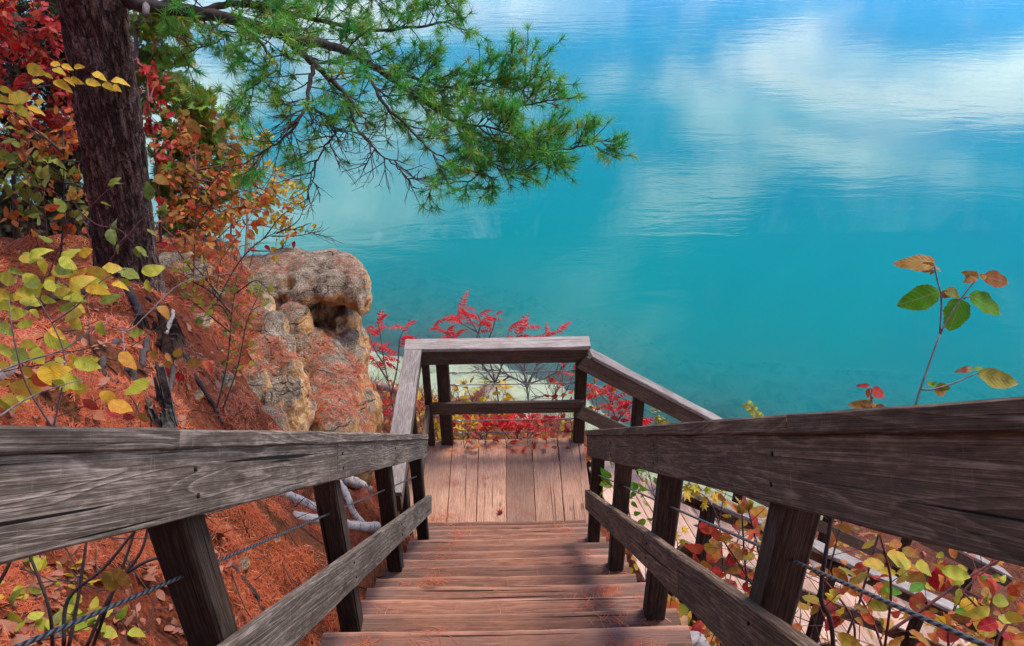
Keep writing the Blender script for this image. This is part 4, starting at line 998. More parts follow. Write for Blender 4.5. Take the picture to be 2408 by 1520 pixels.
me.loops.add(len(v)); me.loops.foreach_set('vertex_index', np.arange(len(v), dtype=np.int32)); me.polygons.add(len(v) // 3)
me.polygons.foreach_set('loop_start', np.arange(0, len(v), 3, dtype=np.int32)); me.update(calc_edges=True)
at = me.attributes.new('rnd', 'FLOAT', 'POINT'); at.data.foreach_set('value', rr.astype(np.float32)); me.materials.append(M['needle_green'])
o = bpy.data.objects.new('needles', me); COL.objects.link(o); o.parent = pine; o['kind'] = 'stuff'
print('tufts', len(TP))

# ------------------------------------------------------------------ trees and shrubs on the cliff
def leafy_tree(name, label, cat, stem_q, r0, twmat, lmat, kind, size, balls, count, group=None, hang=0.3, sprays=False, twigs=40):
    """trunk along stem_q; balls (px, py, depth, r): clusters that the leaves fill unevenly"""
    base = P(*stem_q[0]); root = thing(name, label, cat, base, group)
    tp = pixpath(stem_q, 6); kk = len(tp); mb = MB()
    mb.tube(tp, [lerp(r0, r0 * 0.3, i / (kk - 1)) for i in range(kk)], 7); mb.build('trunk', M[twmat], root)
    bmb = MB(); lmb = MB(); tot = sum(b[3] ** 2 for b in balls)
    for (px_, py_, d_, r_) in balls:
        c = P(px_, py_, d_); a = min(tp, key=lambda q: (q - c).length)
        mid = a.lerp(c, 0.5) + Vector((0, 0, 0.12)) * r_
        bmb.tube([a, mid, c], [0.012, 0.008, 0.005], 5, cap=False)
        nb = max(5, int(twigs * r_ ** 1.0)); ends = []
        for _ in range(nb):
            u = rv(); e = c + u * r_ * random.uniform(0.45, 1.0); m = c.lerp(e, 0.5) + rv() * 0.1 * r_
            bmb.tube([c, m, e], [0.005, 0.0035, 0.002], 4, cap=False); ends.append((c, m, e, u))
        n = int(count * r_ ** 2 / tot)
        for _ in range(n):
            c0, m0, e0, u = random.choice(ends); t = random.random() ** 0.6
            p = (m0.lerp(e0, t)) + rv() * 0.07 * (0.5 + r_)
            if sprays:
                d = (u * 0.6 + rv() * 0.6 + Vector((0, 0, -0.2))).normalized(); nr_ = rv() + Vector((0, 0, 0.4)); rc = random.random()
                for q in range(9):
                    x, y, z = orient(d, nr_); an = (q - 4) * 0.24
                    dd = (y * math.cos(an) + x * math.sin(an)); s0 = p + dd * (0.02 + 0.012 * abs(4 - q) * 0)
                    ln = size * (1 - 0.10 * abs(q - 4)) * random.uniform(.7, 1.1); w_ = size * 0.075
                    sx_ = dd.cross(z).normalized() * w_
                    lmb.add([tuple(s0), tuple(s0 + dd * ln * .55 + sx_), tuple(s0 + dd * ln), tuple(s0 + dd * ln * .55 - sx_)], [(0, 1, 2, 3)], (rc + random.uniform(-.05, .05)) % 1.0)
            else:
                d = (u * 0.4 + rv() * 0.7 + Vector((0, 0, -hang))).normalized()
                leaf_mb(lmb, p, d, Vector((0, 0, 0.6)) + rv() * 0.8 - fw * 0.3, size * random.uniform(0.6, 1.25), kind)
    bmb.build('branches', M[twmat], root)['kind'] = 'stuff'
    o = lmb.build('crown', M[lmat], root); o['kind'] = 'stuff'
    return root
# dark evergreens filling the back of the hollow left of the pine
leafy_tree('hemlock_tree', 'dark evergreen behind the red-leaved tree at the far left', 'tree', [(-120, 640, 11), (-100, 300, 10), (-90, -120, 9)], 0.09, 'twig', 'leaf_dark', 'narrow', 0.11,
    [(-80, 100, 9.5, .9), (-60, 300, 10, 1.0), (-40, 480, 10.5, .9), (60, 430, 10.5, .8), (40, 200, 10, .9), (90, 60, 9.6, .7), (30, 575, 9.6, .5), (-60, 590, 9.6, .5)], 5600, sprays=True, group='dark evergreens')
leafy_tree('hemlock_tree', 'dark evergreen directly behind the pine trunk', 'tree', [(170, 640, 10.6), (180, 300, 9.9), (190, -120, 9.2)], 0.08, 'twig', 'leaf_dark', 'narrow', 0.11,
    [(150, 100, 9.6, .8), (160, 300, 10, .85), (150, 470, 10.2, .8), (250, 500, 10, .5), (240, 200, 9.8, .6), (60, 540, 10, .5), (230, 60, 9.6, .6), (110, 570, 9.6, .45), (190, 585, 9.6, .4), (270, 570, 9.6, .4)], 5800, sprays=True, group='dark evergreens')
leafy_tree('red_tree', 'crimson-leaved small tree in the upper left corner behind the trunk', 'tree', [(40, 620, 8.6), (30, 350, 8.0), (20, 0, 7.4)], 0.03, 'twig', 'leaf_red', 'ovate', 0.072,
    [(40, 60, 7.3, .36), (110, 110, 7.5, .30), (20, 180, 7.6, .35), (110, 200, 7.6, .32), (60, 260, 7.7, .3), (170, 290, 7.9, .22), (130, 310, 8, .25), (-10, 20, 7.2, .3), (150, 220, 7.7, .2), (30, 330, 7.9, .2)], 1250)
leafy_tree('red_shrub', 'crimson shrub glowing just right of the pine trunk', 'shrub', [(380, 600, 8.2), (370, 420, 7.9), (350, 240, 7.6)], 0.014, 'twig_red', 'leaf_red', 'ovate', 0.085,
    [(345, 170, 7.8, .14), (350, 230, 7.8, .13), (372, 290, 7.9, .16), (380, 350, 7.9, .14), (370, 190, 7.8, .1)], 150)
leafy_tree('cedar_tree', 'green and rust cedar rising beside the pine trunk above the lake', 'tree', [(330, 600, 9.6), (325, 300, 9.0), (315, -80, 8.2)], 0.05, 'twig_grey', 'leaf_cedar', 'ovate', 0.12,
    [(330, 40, 8.6, .28), (345, 110, 8.7, .30), (385, 165, 8.8, .30), (350, 215, 8.9, .25), (325, 150, 8.8, .25), (400, 60, 8.7, .2), (395, 195, 8.9, .18), (440, 70, 8.7, .2), (370, 20, 8.5, .2)], 900, sprays=True, group='cedars at the cliff edge')
leafy_tree('cedar_tree', 'bushy green and rust cedar standing in front of the lake right of the trunk', 'tree', [(430, 640, 9.4), (440, 450, 9.0), (460, 210, 8.5)], 0.05, 'twig_grey', 'leaf_cedar', 'ovate', 0.12,
    [(455, 235, 8.6, .15), (425, 280, 8.7, .25), (490, 290, 8.7, .28), (440, 350, 8.8, .35), (510, 360, 8.8, .28), (420, 430, 8.9, .32), (485, 440, 8.9, .34), (410, 510, 9.0, .28), (460, 520, 9, .3), (385, 330, 8.9, .2)], 2100, sprays=True, group='cedars at the cliff edge')
leafy_tree('birch_tree', 'slender white-stemmed birch with golden leaves on the cliff edge', 'tree', [(578, 612, 9.0), (582, 540, 8.95), (584, 470, 8.9), (600, 400, 8.8)], 0.022, 'birch', 'leaf_yellow', 'ovate', 0.058,
    [(600, 400, 8.8, .22), (650, 430, 8.8, .22), (690, 480, 8.8, .14), (640, 500, 8.9, .22), (570, 430, 8.8, .2), (660, 540, 8.9, .14), (610, 340, 8.8, .22), (560, 340, 8.8, .16), (700, 430, 8.7, .1), (590, 480, 8.9, .2), (540, 420, 8.8, .15)], 1000, twigs=34)
leafy_tree('birch_tree', 'small leaning sapling with thin golden foliage between birch and cedar', 'tree', [(540, 600, 9.0), (545, 480, 8.9), (535, 360, 8.7)], 0.012, 'twig_grey', 'leaf_yellow', 'ovate', 0.06,
    [(520, 470, 8.8, .2), (480, 400, 8.7, .16), (540, 520, 8.9, .2), (450, 470, 8.7, .14), (420, 330, 8.6, .12)], 190, twigs=30)
leafy_tree('understorey_shrub', 'muted green shrub in the shade behind the yellow leaves, left of the trunk', 'shrub', [(60, 640, 7.6), (70, 500, 7.4), (90, 380, 7.2)], 0.012, 'twig', 'leaf_olive', 'ovate', 0.095,
    [(60, 370, 7.0, .22), (120, 380, 7.1, .2), (20, 400, 7.1, .22), (160, 420, 7.2, .16), (90, 440, 7.2, .2), (30, 470, 7.3, .16), (180, 480, 7.3, .15)], 170)

leafy_tree('understorey_shrub', 'orange and russet shrub in the gap between crimson tree and pine trunk', 'shrub', [(140, 640, 7.4), (150, 500, 7.2), (150, 360, 7.0)], 0.012, 'twig', 'leaf_orange', 'ovate', 0.085,
    [(150, 300, 7.1, .18), (170, 380, 7.1, .16), (120, 340, 7.1, .18), (60, 300, 7.1, .2), (190, 440, 7.2, .14), (20, 260, 7.0, .16), (100, 420, 7.2, .16), (40, 520, 7.3, .14), (150, 520, 7.3, .14)], 190)

leafy_tree('understorey_shrub', 'orange and yellow fine-leaved shrub filling the space right of the pine trunk', 'shrub', [(430, 640, 7.9), (440, 520, 7.8), (460, 400, 7.7)], 0.01, 'twig_red', 'leaf_orange', 'ovate', 0.062,
    [(420, 300, 7.8, .16), (460, 360, 7.8, .18), (410, 400, 7.8, .18), (500, 430, 7.8, .18), (450, 470, 7.8, .2), (530, 500, 7.8, .16), (400, 500, 7.8, .16), (580, 470, 7.8, .14), (490, 540, 7.8, .18), (560, 390, 7.8, .12), (620, 460, 7.8, .10)], 620)
# ------------------------------------------------------------------ hand-placed foliage
def leafq(root, x0, y0, x1, y1, depth, mat, kind='ovate', tilt=0.62):
    """leaf with its stalk end at picture point 0 and its tip at point 1"""
    a = P(x0, y0, depth); b = P(x1, y1, depth - random.uniform(-0.5, 0.8) * 0.03)
    n = -fw * 0.9 + Vector((0, 0, 0.35)) + rv() * tilt
    return leaf_obj(root, a, b - a, n, (b - a).length * random.uniform(.88, 1.02), mat, kind)
def batch(root, lst, ox, oy, sc, depth, mat, kind='ovate', dj=0.15):
    for q in lst:
        m = q[4] if len(q) > 4 else mat; kd = q[5] if len(q) > 5 else kind
        leafq(root, ox + sc * q[0], oy + sc * q[1], ox + sc * q[2], oy + sc * q[3], depth + random.uniform(-dj, dj), m, kd)
def shrub(name, label, base, group=None, cat='shrub'): return thing(name, label, cat, base, group)

# broad yellow-green shrub in the left foreground
h = shrub('hobblebush', 'yellow-green broad-leaved shrub hanging over the grey railing at far left', hit_ground(110, 1010))
sp = stems(h, [[(125, 1010, 3.15), (148, 900, 3.1), (150, 830, 3.1), (122, 760, 3.05), (80, 690, 3.0)], [(125, 1010, 3.15), (60, 900, 3.0), (30, 780, 2.9), (20, 700, 2.9)],
            [(-40, 890, 2.9), (60, 850, 3.0), (150, 822, 3.05), (235, 765, 3.1), (300, 778, 3.15), (345, 740, 3.2), (430, 665, 3.3), (560, 640, 3.4)],
            [(122, 760, 3.05), (180, 720, 3.05), (240, 660, 3.05), (300, 630, 3.05)], [(-30, 1000, 2.8), (60, 940, 2.9), (150, 905, 2.95), (210, 890, 3.0)]], 0.0042, 'twig_grey', n=5)
batch(h, [(520,430,672,472),(310,425,452,470),(540,520,642,567),(530,480,657,545),(720,480,805,500),(850,430,990,380),(0,450,122,490),(130,540,282,500),(320,530,422,632),(90,560,222,575),(250,580,322,612),(470,480,398,525),
 (440,560,492,592),(20,540,60,602),(-20,640,45,660),(120,600,252,622),(495,680,335,718),(200,740,108,765),(270,810,435,872),(450,960,622,1022),(225,1020,402,1050),(340,1050,507,1138),(250,1150,20,1120),(60,1090,-40,1110),(190,1060,275,1120,'leaf_orange'),
 (390,1120,308,1095),(200,890,272,992),(180,900,242,885),(0,870,85,928),(120,870,195,882),(450,980,398,1035,'leaf_yellow'),(130,1010,232,1052),(10,1180,102,1232),(100,1180,192,1200),(0,1200,82,1282),(500,1200,602,1272,'leaf_red'),(640,1260,742,1302,'leaf_red'),
 (660,1210,815,1290,'leaf_yellow'),(900,1090,765,1182,'leaf_yg'),(740,1300,810,1312,'leaf_red'),(830,1290,922,1322,'leaf_bronze'),(330,950,400,960),(410,930,470,960),(-10,980,60,1010),(60,640,130,690),(420,500,520,410),(620,400,740,390),(880,480,900,560),
 (950,640,1010,690,'leaf_orange'),(280,480,340,560),(30,720,60,790),(-20,780,40,800),(380,600,420,560),(180,660,230,700),(60,1000,140,950)], 0, 470.6, 0.3909, 3.1, 'leaf_yg')
for _ in range(44):
    x, y = random.choice((random.gauss(70, 60), random.gauss(180, 70))), random.choice((random.uniform(600, 720), random.uniform(600, 960)))
    leaf_obj(h, P(x, y, random.uniform(2.9, 3.5)), screen_dir(random.uniform(-70, 40), .2), -fw * .8 + Vector((0, 0, .5)) + rv() * .5, random.uniform(.05, .09), random.choice(('leaf_yg', 'leaf_yg', 'leaf_yellow', 'leaf_olive')), 'ovate')
# long branch with golden leaves across the trunk
h = shrub('alder_shrub', 'branch of large golden leaves reaching across the pine trunk from the left edge', P(-260, 700, 4.6))
stems(h, [[(-260, 700, 4.6), (-220, 420, 4.4), (-120, 270, 4.3), (0, 226, 4.3), (60, 212, 4.3), (130, 200, 4.3), (200, 200, 4.3), (270, 190, 4.3)], [(60, 212, 4.3), (90, 175, 4.3), (140, 155, 4.3)], [(-60, 240, 4.3), (20, 245, 4.3), (80, 255, 4.3)]], 0.007, 'twig', n=6)
batch(h, [(180,450,302,500),(350,420,412,452),(350,465,425,482),(415,440,502,472),(500,455,572,448),(360,550,462,612),(430,530,492,562),(480,520,567,562),(580,540,702,592),(690,570,765,607),(620,500,728,517),(750,550,858,530),(770,570,817,608),
 (220,540,302,562),(-10,590,62,640),(60,640,245,682),(100,700,205,772),(190,720,302,742),(-20,700,42,742),(240,680,312,692),(20,650,95,702),(130,740,210,790),(60,690,130,740),(-30,640,40,690),(300,500,350,530)], 0, 0, 0.3484, 4.28, 'leaf_yellow', dj=0.1)
# bronze-leaved viburnum right of the trunk
h = shrub('viburnum_shrub', 'bronze and brown-leaved shrub between the pine trunk and the boulders', hit_ground(455, 690))
s1 = stems(h, [[(455, 690, 6.5), (458, 560, 6.5), (466, 430, 6.5), (462, 340, 6.5), (450, 300, 6.5)], [(462, 480, 6.5), (520, 400, 6.45), (545, 330, 6.4)], [(466, 430, 6.5), (410, 380, 6.5), (385, 320, 6.5)], [(458, 540, 6.5), (500, 480, 6.5), (570, 450, 6.5), (640, 440, 6.5)], [(455, 640, 6.5), (400, 560, 6.5), (380, 480, 6.5)]], 0.006, 'twig_red', n=5)
batch(h, [(1260,810,1330,895),(1180,760,1120,800,'leaf_red'),(1560,750,1620,820),(1440,740,1430,820),(1280,770,1215,745),(1500,840,1380,870),(1330,870,1290,960,'leaf_red'),(1150,870,1110,940,'leaf_orange'),(1560,960,1595,1050),(1470,970,1560,1000),(1350,980,1450,1010),
 (1400,1040,1430,1110),(1210,960,1290,950),(1260,1100,1330,1170),(1040,1190,1140,1240),(1200,1100,1260,1160),(1480,1010,1520,1080),(1530,1220,1580,1290,'leaf_yg'),(1700,1220,1740,1270,'leaf_red'),(1480,800,1530,860),(1560,1080,1590,1150),(1440,1130,1400,1180),(1010,960,1060,1010,'leaf_orange'),
 (1080,1040,1110,1080,'leaf_red'),(1280,1350,1320,1400,'leaf_red'),(1360,1320,1400,1370),(1540,1420,1600,1440),(1140,1450,1230,1420),(1180,1490,1240,1450),(1370,1470,1410,1530,'leaf_orange')], 0, 0, 0.3484, 6.45, 'leaf_bronze')
for q, c in ((s1[0], 'leaf_bronze'), (s1[3], 'leaf_orange'), (s1[1], 'leaf_bronze'), (s1[2], 'leaf_orange'), (s1[4], 'leaf_red')):
    twig_leaves(h, q, 0.10, 0.075, c, 'ovate', 0.15, 0.09, 'twig_red')
# scarlet low shrub in front of it
h = shrub('dogwood_shrub', 'scarlet-leaved shrub in front of the golden birch above the boulders', hit_ground(505, 700))
s1 = stems(h, [[(505, 700, 6.9), (520, 600, 6.95), (510, 520, 7.0), (500, 450, 7.0)], [(520, 610, 6.95), (570, 540, 7.0), (600, 490, 7.0)], [(512, 560, 7), (560, 520, 7), (610, 520, 7)], [(505, 700, 6.9), (480, 620, 6.9), (440, 560, 6.9)]], 0.005, 'twig_red', n=5)
for q in s1: twig_leaves(h, q, 0.06, 0.085, 'leaf_orange' if random.random() < .6 else 'leaf_red', 'ovate', 0.2, 0.08, 'twig_red')
# leafless dark shrub leaning over the lake
h = shrub('bare_shrub', 'nearly leafless dark-stemmed shrub leaning right over the top of the boulder', hit_ground(500, 730))
s1 = stems(h, [[(505, 720, 7.0), (560, 620, 7.1), (620, 562, 7.2), (690, 540, 7.3), (778, 560, 7.4)], [(620, 562, 7.2), (660, 510, 7.2), (700, 480, 7.3)], [(640, 556, 7.2), (700, 555, 7.3), (745, 545, 7.35)], [(590, 590, 7.15), (640, 590, 7.2), (670, 580, 7.2)], [(690, 540, 7.3), (730, 525, 7.3)], [(650, 550, 7.2), (700, 520, 7.2), (720, 470, 7.3)]], 0.007, 'twig', n=6)
mb = MB()
for q in s1:
    for i in range(8, len(q), 1):
        for _ in range(2):
            d = ((q[i] - q[i-1]).normalized() + rv() * 0.8).normalized(); L = random.uniform(.05, .18)
            mb.tube([q[i], q[i] + d * L * .5 + rv() * .01, q[i] + (d + Vector((0, 0, .2))).normalized() * L], [0.0025, 0.002, 0.0012], 4, cap=False)
mb.build('twigs', M['twig'], h)['kind'] = 'stuff'
for q in s1[1:4]:
    for _ in range(5): leaf_obj(h, random.choice(q[4:]) + rv() * .06, rv() + Vector((0, 0, -.6)), -fw + rv() * .5, random.uniform(.05, .08), random.choice(('leaf_red', 'leaf_yellow')), 'ovate')
# fine-leaved green shrub before the boulders
h = shrub('honeysuckle_shrub', 'small-leaved yellow-green shrub in front of the furrowed slab', hit_ground(545, 930))
s1 = stems(h, [[(510, 960, 5.2), (535, 850, 5.3), (545, 740, 5.4), (556, 660, 5.5)], [(525, 960, 5.2), (560, 860, 5.3), (580, 760, 5.4), (610, 690, 5.5)], [(545, 740, 5.4), (500, 690, 5.4), (450, 660, 5.4), (420, 640, 5.4)], [(545, 760, 5.4), (520, 720, 5.4), (480, 720, 5.4)], [(556, 690, 5.45), (600, 660, 5.5), (630, 680, 5.5)], [(540, 780, 5.4), (490, 740, 5.4), (440, 700, 5.4)], [(520, 700, 5.4), (470, 640, 5.4), (450, 620, 5.4)]], 0.0055, 'twig', n=5)
for q in s1: twig_leaves(h, q, 0.05, 0.055, 'leaf_yg' if random.random() < .5 else 'leaf_olive', 'ovate', 0.3, 0.07, 'twig')
# wiry stems before the trunk foot
h = shrub('bare_shrub', 'wiry red-stemmed shrub with few olive leaves before the trunk foot', hit_ground(190, 700))
s1 = stems(h, [[(110, 660, 4.9), (150, 560, 4.8), (200, 500, 4.7), (260, 440, 4.7)], [(120, 650, 4.9), (85, 560, 4.8), (70, 470, 4.7), (60, 380, 4.7)], [(230, 640, 5.0), (210, 560, 4.9), (190, 500, 4.9), (170, 470, 4.9)], [(240, 640, 5.0), (290, 570, 4.9), (330, 520, 4.9), (370, 500, 4.9)], [(190, 500, 4.9), (230, 530, 4.9), (280, 540, 4.9), (320, 580, 4.9)], [(100, 640, 4.9), (110, 540, 4.8), (95, 420, 4.7)]], 0.004, 'twig_red', n=5)
for q in s1: twig_leaves(h, q, 0.13, 0.085, random.choice(('leaf_olive', 'leaf_olive', 'leaf_orange')), 'ovate', 0.25, 0.1, 'twig_red', pairs=False)
h = shrub('maple_seedling', 'seedling with a few crimson leaves in front of the dark stump', hit_ground(440, 985))
s1 = stems(h, [[(440, 985, 4.5), (420, 920, 4.5), (425, 870, 4.5), (400, 840, 4.5)]], 0.0035, 'twig_red', n=5)
batch(h, [(400,850,370,875,'leaf_bronze'),(430,880,415,900,'leaf_red','round'),(478,850,500,880,'leaf_red'),(440,858,480,862,'leaf_bronze'),(395,865,385,895,'leaf_red','round'),(470,860,500,845,'leaf_red'),(410,840,425,815,'leaf_bronze'),(390,830,405,855,'leaf_bronze'),(365,825,345,850,'leaf_bronze')], 0, 0, 1, 4.45, 'leaf_red')

# ------------------------------------------------------------------ stump, logs, sticks, fern
def bark_uv(o, sides, kk, L):
    uv = o.data.uv_layers.new(name='UVMap')
    for poly in o.data.polygons:
        for li in poly.loop_indices:
            vi = o.data.loops[li].vertex_index; uv.data[li].uv = ((vi // sides) / kk * L * 1.0, (vi % sides) / sides * 1.0)
def log(name, label, q, r0, r1, mat, cat='log', sides=14, n=6, wob=0.004, group=None, rest=False):
    if rest:      # lie on the ground
        g_ = [PX(hit_ground(a, b_, 1.5))[2] - (r0 + r1) * 0.35 for a, b_, _c in q]; q = [(a, b_, z_) for (a, b_, _c), z_ in zip(q, g_)]
    pts = pixpath(q, n); kk = len(pts); base = pts[0].lerp(pts[-1], .5)
    pts = [p + rv() * wob for p in pts]
    mb = MB(); mb.tube(pts, [lerp(r0, r1, i / (kk - 1)) * random.uniform(.95, 1.05) for i in range(kk)], sides)
    o = mb.build(name, M[mat]); L = sum((pts[i+1] - pts[i]).length for i in range(kk - 1)); bark_uv(o, sides, kk, L * 2)
    o.data.transform(Matrix.Translation(-base)); o.location = base; tag(o, label, cat, group); return o
log('birch_log', 'white birch log lying highest on the slope behind the grey railing posts', [(765, 1118, 6.55), (800, 1125, 6.5), (840, 1138, 6.45), (868, 1150, 6.4)], .040, .045, 'birch', rest=True)
log('birch_log', 'white birch branch slanting down to the horizontal log', [(795, 1135, 6.4), (812, 1160, 6.3), (828, 1200, 6.2), (852, 1232, 6.1)], .028, .026, 'birch', rest=True)
log('birch_log', 'white birch log emerging from below the grey rail left of the second post', [(630, 1150, 6.0), (670, 1163, 6.0), (725, 1188, 6.0), (770, 1205, 6.0)], .036, .036, 'birch', rest=True)
log('birch_log', 'white birch log lowest on the slope, ending near the lower rail', [(690, 1212, 6.0), (740, 1222, 6.0), (800, 1232, 6.0), (850, 1240, 6.02), (885, 1240, 6.05)], .034, .040, 'birch', rest=True)
log('birch_log', 'short white birch piece at the foot of the steps bottom right', [(1625, 1500, 3.9), (1650, 1530, 3.9), (1680, 1570, 3.9)], .05, .05, 'birch')
log('dead_branch', 'dark curved dead branch on the needles below the stump', [(400, 812, 4.9), (440, 850, 4.85), (460, 890, 4.75), (485, 925, 4.65), (505, 960, 4.55), (522, 995, 4.45)], .022, .013, 'pine_twig', 'branch', 8, rest=True)
log('dead_branch', 'short dark stick above the curved branch beside the stump', [(405, 822, 5.1), (432, 838, 5.0), (465, 868, 4.9)], .02, .014, 'pine_twig', 'branch', 8, rest=True)
log('dead_branch', 'greyish fallen limb at the left edge behind yellow leaves', [(-20, 895, 4.0), (40, 868, 4.1), (100, 830, 4.3)], .028, .02, 'twig_grey', 'branch', 8, rest=True)
log('dead_branch', 'thin pale upright stick left of the stump', [(293, 945, 4.3), (292, 850, 4.4), (290, 780, 4.5)], .006, .004, 'twig_grey', 'branch', 6)
log('dead_branch', 'tiny pale twig lying on the needle-covered ochre slab', [(745, 868, 7.45), (765, 873, 7.42), (783, 878, 7.4)], .010, .008, 'twig_grey', 'branch', 6)
M['rot'] = simple('rotten_dark_wood', (0.055, 0.027, 0.017), 0.95, 0, 18, 0.95, 0.03)
M['lichen'] = simple('lichen_bark', (0.075, 0.068, 0.058), 0.95, 0, 28, 1.0, 0.02)
def stump(name, label, px_, py_, r, hgt, mat, seed, lean=Vector((0, 0, 0))):
    # ring of broken, splintered staves round a rotten core
    c = hit_ground(px_, py_, 2.0) - Vector((0, 0, .05)); mb = MB(); rs = random.Random(seed); n = 15
    for k in range(n):
        a0 = 2 * math.pi * k / n + rs.uniform(-.1, .1); wd = 2 * math.pi / n * rs.uniform(.8, 1.3); h_ = hgt * rs.choice((.35, .5, .7, 1.0, .45)) * rs.uniform(.8, 1.2)
        inn, outr = r * rs.uniform(.55, .75), r * rs.uniform(.95, 1.12); vs = []
        L = 5
        for i in range(L):
            t = i / (L - 1); w_ = wd * (1 - .75 * t ** 2) ; sh = rs.uniform(-.05, .05)
            for (rr, aa) in ((inn, -w_ / 2), (outr * (1.18 - .25 * t), -w_ / 2), (outr * (1.18 - .25 * t), w_ / 2), (inn, w_ / 2)):
                an = a0 + aa + sh; vs.append(tuple(c + Vector((math.cos(an) * rr, math.sin(an) * rr, h_ * t)) + lean * h_ * t + Vector((rs.uniform(-1, 1), rs.uniform(-1, 1), rs.uniform(-1, 1))) * r * .05))
        fs = []
        for i in range(L - 1):
            for j in range(4): j2 = (j + 1) % 4; fs.append((i*4+j, i*4+j2, (i+1)*4+j2, (i+1)*4+j))
        fs.append(tuple((L-1)*4 + j for j in range(4))); mb.add(vs, fs)
    mb.tube([c - Vector((0, 0, .05)), c + Vector((0, 0, hgt * .25))], [r * 1.05, r * .7], 12)
    o = mesh_obj(name, mb.v, mb.f, M[mat], origin=tuple(c), smooth=False); tag(o, label, 'stump'); return o
stump('tree_stump', 'rotten blackened hollow stump on the needle slope below the pine', 370, 800, .13, .30, 'rot', 1, Vector((.1, 0, 0)))
stump('tree_stump', 'lichen-spotted broken stump just above the grey railing', 372, 985, .065, .26, 'lichen', 9, Vector((0, .2, 0)))
log('bark_strip', 'curl of pale birch bark clinging to the hollow stump', [(408, 730, 5.05), (400, 760, 5.03), (388, 785, 5.0)], .010, .016, 'birch', 'bark', 8)
# bracken
fr = thing('bracken_fern', 'small dried orange fern left of the hollow stump', 'fern', hit_ground(265, 945))
for (q, s) in (([(265, 945, 4.5), (250, 900, 4.45), (240, 865, 4.4)], 1), ([(268, 945, 4.5), (290, 905, 4.45), (305, 875, 4.4)], -1), ([(262, 945, 4.5), (232, 920, 4.45), (212, 905, 4.4)], 1)):
    pts = pixpath(q, 6); mb = MB(); mb.tube(pts, 0.002, 4)
    for i in range(3, len(pts)):
        t = (pts[i] - pts[i-1]).normalized(); sd2 = t.cross(fw).normalized()
        for sg in (1, -1):
            leaf_mb(mb, pts[i], (sd2 * sg + t * 0.5), -fw + Vector((0, 0, .6)), 0.075 * (1 - i / len(pts) * .6), 'narrow', 0.5)
    mb.build('frond', M['fern'], fr)

# ------------------------------------------------------------------ low plants under the grey railing
h = shrub('bare_shrub', 'bundle of dark bare stems rising under the near end of the grey railing', hit_ground(140, 1515, 1.0))
stems(h, [[(125, 1530, 2.35), (115, 1430, 2.3), (75, 1320, 2.3), (30, 1225, 2.3)], [(160, 1530, 2.4), (185, 1400, 2.4), (205, 1260, 2.4)], [(200, 1530, 2.5), (260, 1400, 2.5), (330, 1300, 2.5), (350, 1230, 2.5)], [(150, 1520, 2.4), (160, 1410, 2.4), (240, 1340, 2.4), (300, 1270, 2.4), (335, 1225, 2.4)], [(215, 1530, 2.55), (255, 1420, 2.5), (290, 1330, 2.5), (320, 1240, 2.5)], [(300, 1345, 2.5), (360, 1315, 2.5), (450, 1305, 2.5)], [(-20, 1400, 2.2), (20, 1330, 2.2), (45, 1260, 2.2)]], 0.0062, 'twig', n=5, taper=0.6)
leafq(h, 400, 1347-0, 372, 1402, 2.35, 'leaf_bronze', 'round') if False else None
o_ = leafq(h, 262, 1345, 232, 1402, 2.35, 'leaf_bronze', 'round', 0.1); o_ = leafq(h, 262, 1342, 308, 1382, 2.35, 'leaf_bronze', 'ovate', 0.3)
h = shrub('groundcover_plant', 'yellow compound leaves flat on the needles under the grey railing', hit_ground(200, 1370, 1.0))
for q in [(110,1345,140,1360),(125,1330,150,1345),(150,1330,185,1345),(150,1360,185,1350),(180,1362,225,1350),(190,1340,225,1330),(200,1380,235,1365),(130,1375,145,1395),(215,1385,240,1400),(160,1345,190,1330),(225,1400,245,1415),(165,1385,185,1405)]:
    a = hit_ground(q[0], q[1], 1.0); b = hit_ground(q[2], q[3], 1.0); leaf_obj(h, a + Vector((0, 0, .02)), b - a, Vector((0, 0, 1)) + rv() * .3, (b - a).length * 1.1, 'leaf_yellow', 'ovate')
h = shrub('groundcover_plant', 'green and yellow seedlings near the lower left corner on the needles', hit_ground(200, 1480, 1.0))
for _ in range(34):
    x = random.gauss(195, 50); y = random.gauss(1478, 24); a = hit_ground(x, min(y, 1530), 1.0)
    leaf_obj(h, a + Vector((0, 0, random.uniform(.02, .08))), rv() + Vector((0, 0, .1)), Vector((0, 0, 1)) + rv() * .5 - fw * .3, random.uniform(.04, .075), random.choice(('leaf_yg', 'leaf_olive', 'leaf_yg', 'leaf_showy')), 'ovate')
h = shrub('groundcover_plant', 'yellow-green seedlings at the left edge beneath the cable', hit_ground(30, 1420, 1.0))
for _ in range(26):
    x = random.gauss(40, 45); y = random.uniform(1330, 1500); a = hit_ground(x, y, 1.0)
    leaf_obj(h, a + Vector((0, 0, random.uniform(.02, .10))), rv() + Vector((0, 0, .1)), Vector((0, 0, 1)) + rv() * .5 - fw * .3, random.uniform(.04, .075), random.choice(('leaf_yg', 'leaf_olive', 'leaf_yg')), 'ovate')
mb = MB()
for _ in range(620):
    x = random.uniform(0, 560); y = random.uniform(1240, 1530)
    if random.random() < .5: x, y = random.uniform(0, 620), random.uniform(590, 990)
    a = hit_ground(x, y, 1.0, 11)
    if a.y > 8 or abs(a.z - gz(a.x, a.y)) > .1: continue
    leaf_mb(mb, a + Vector((0, 0, .012)), rv(), Vector((0, 0, 1)) + rv() * .5, random.uniform(.03, .075), 'ovate')
tw = MB()
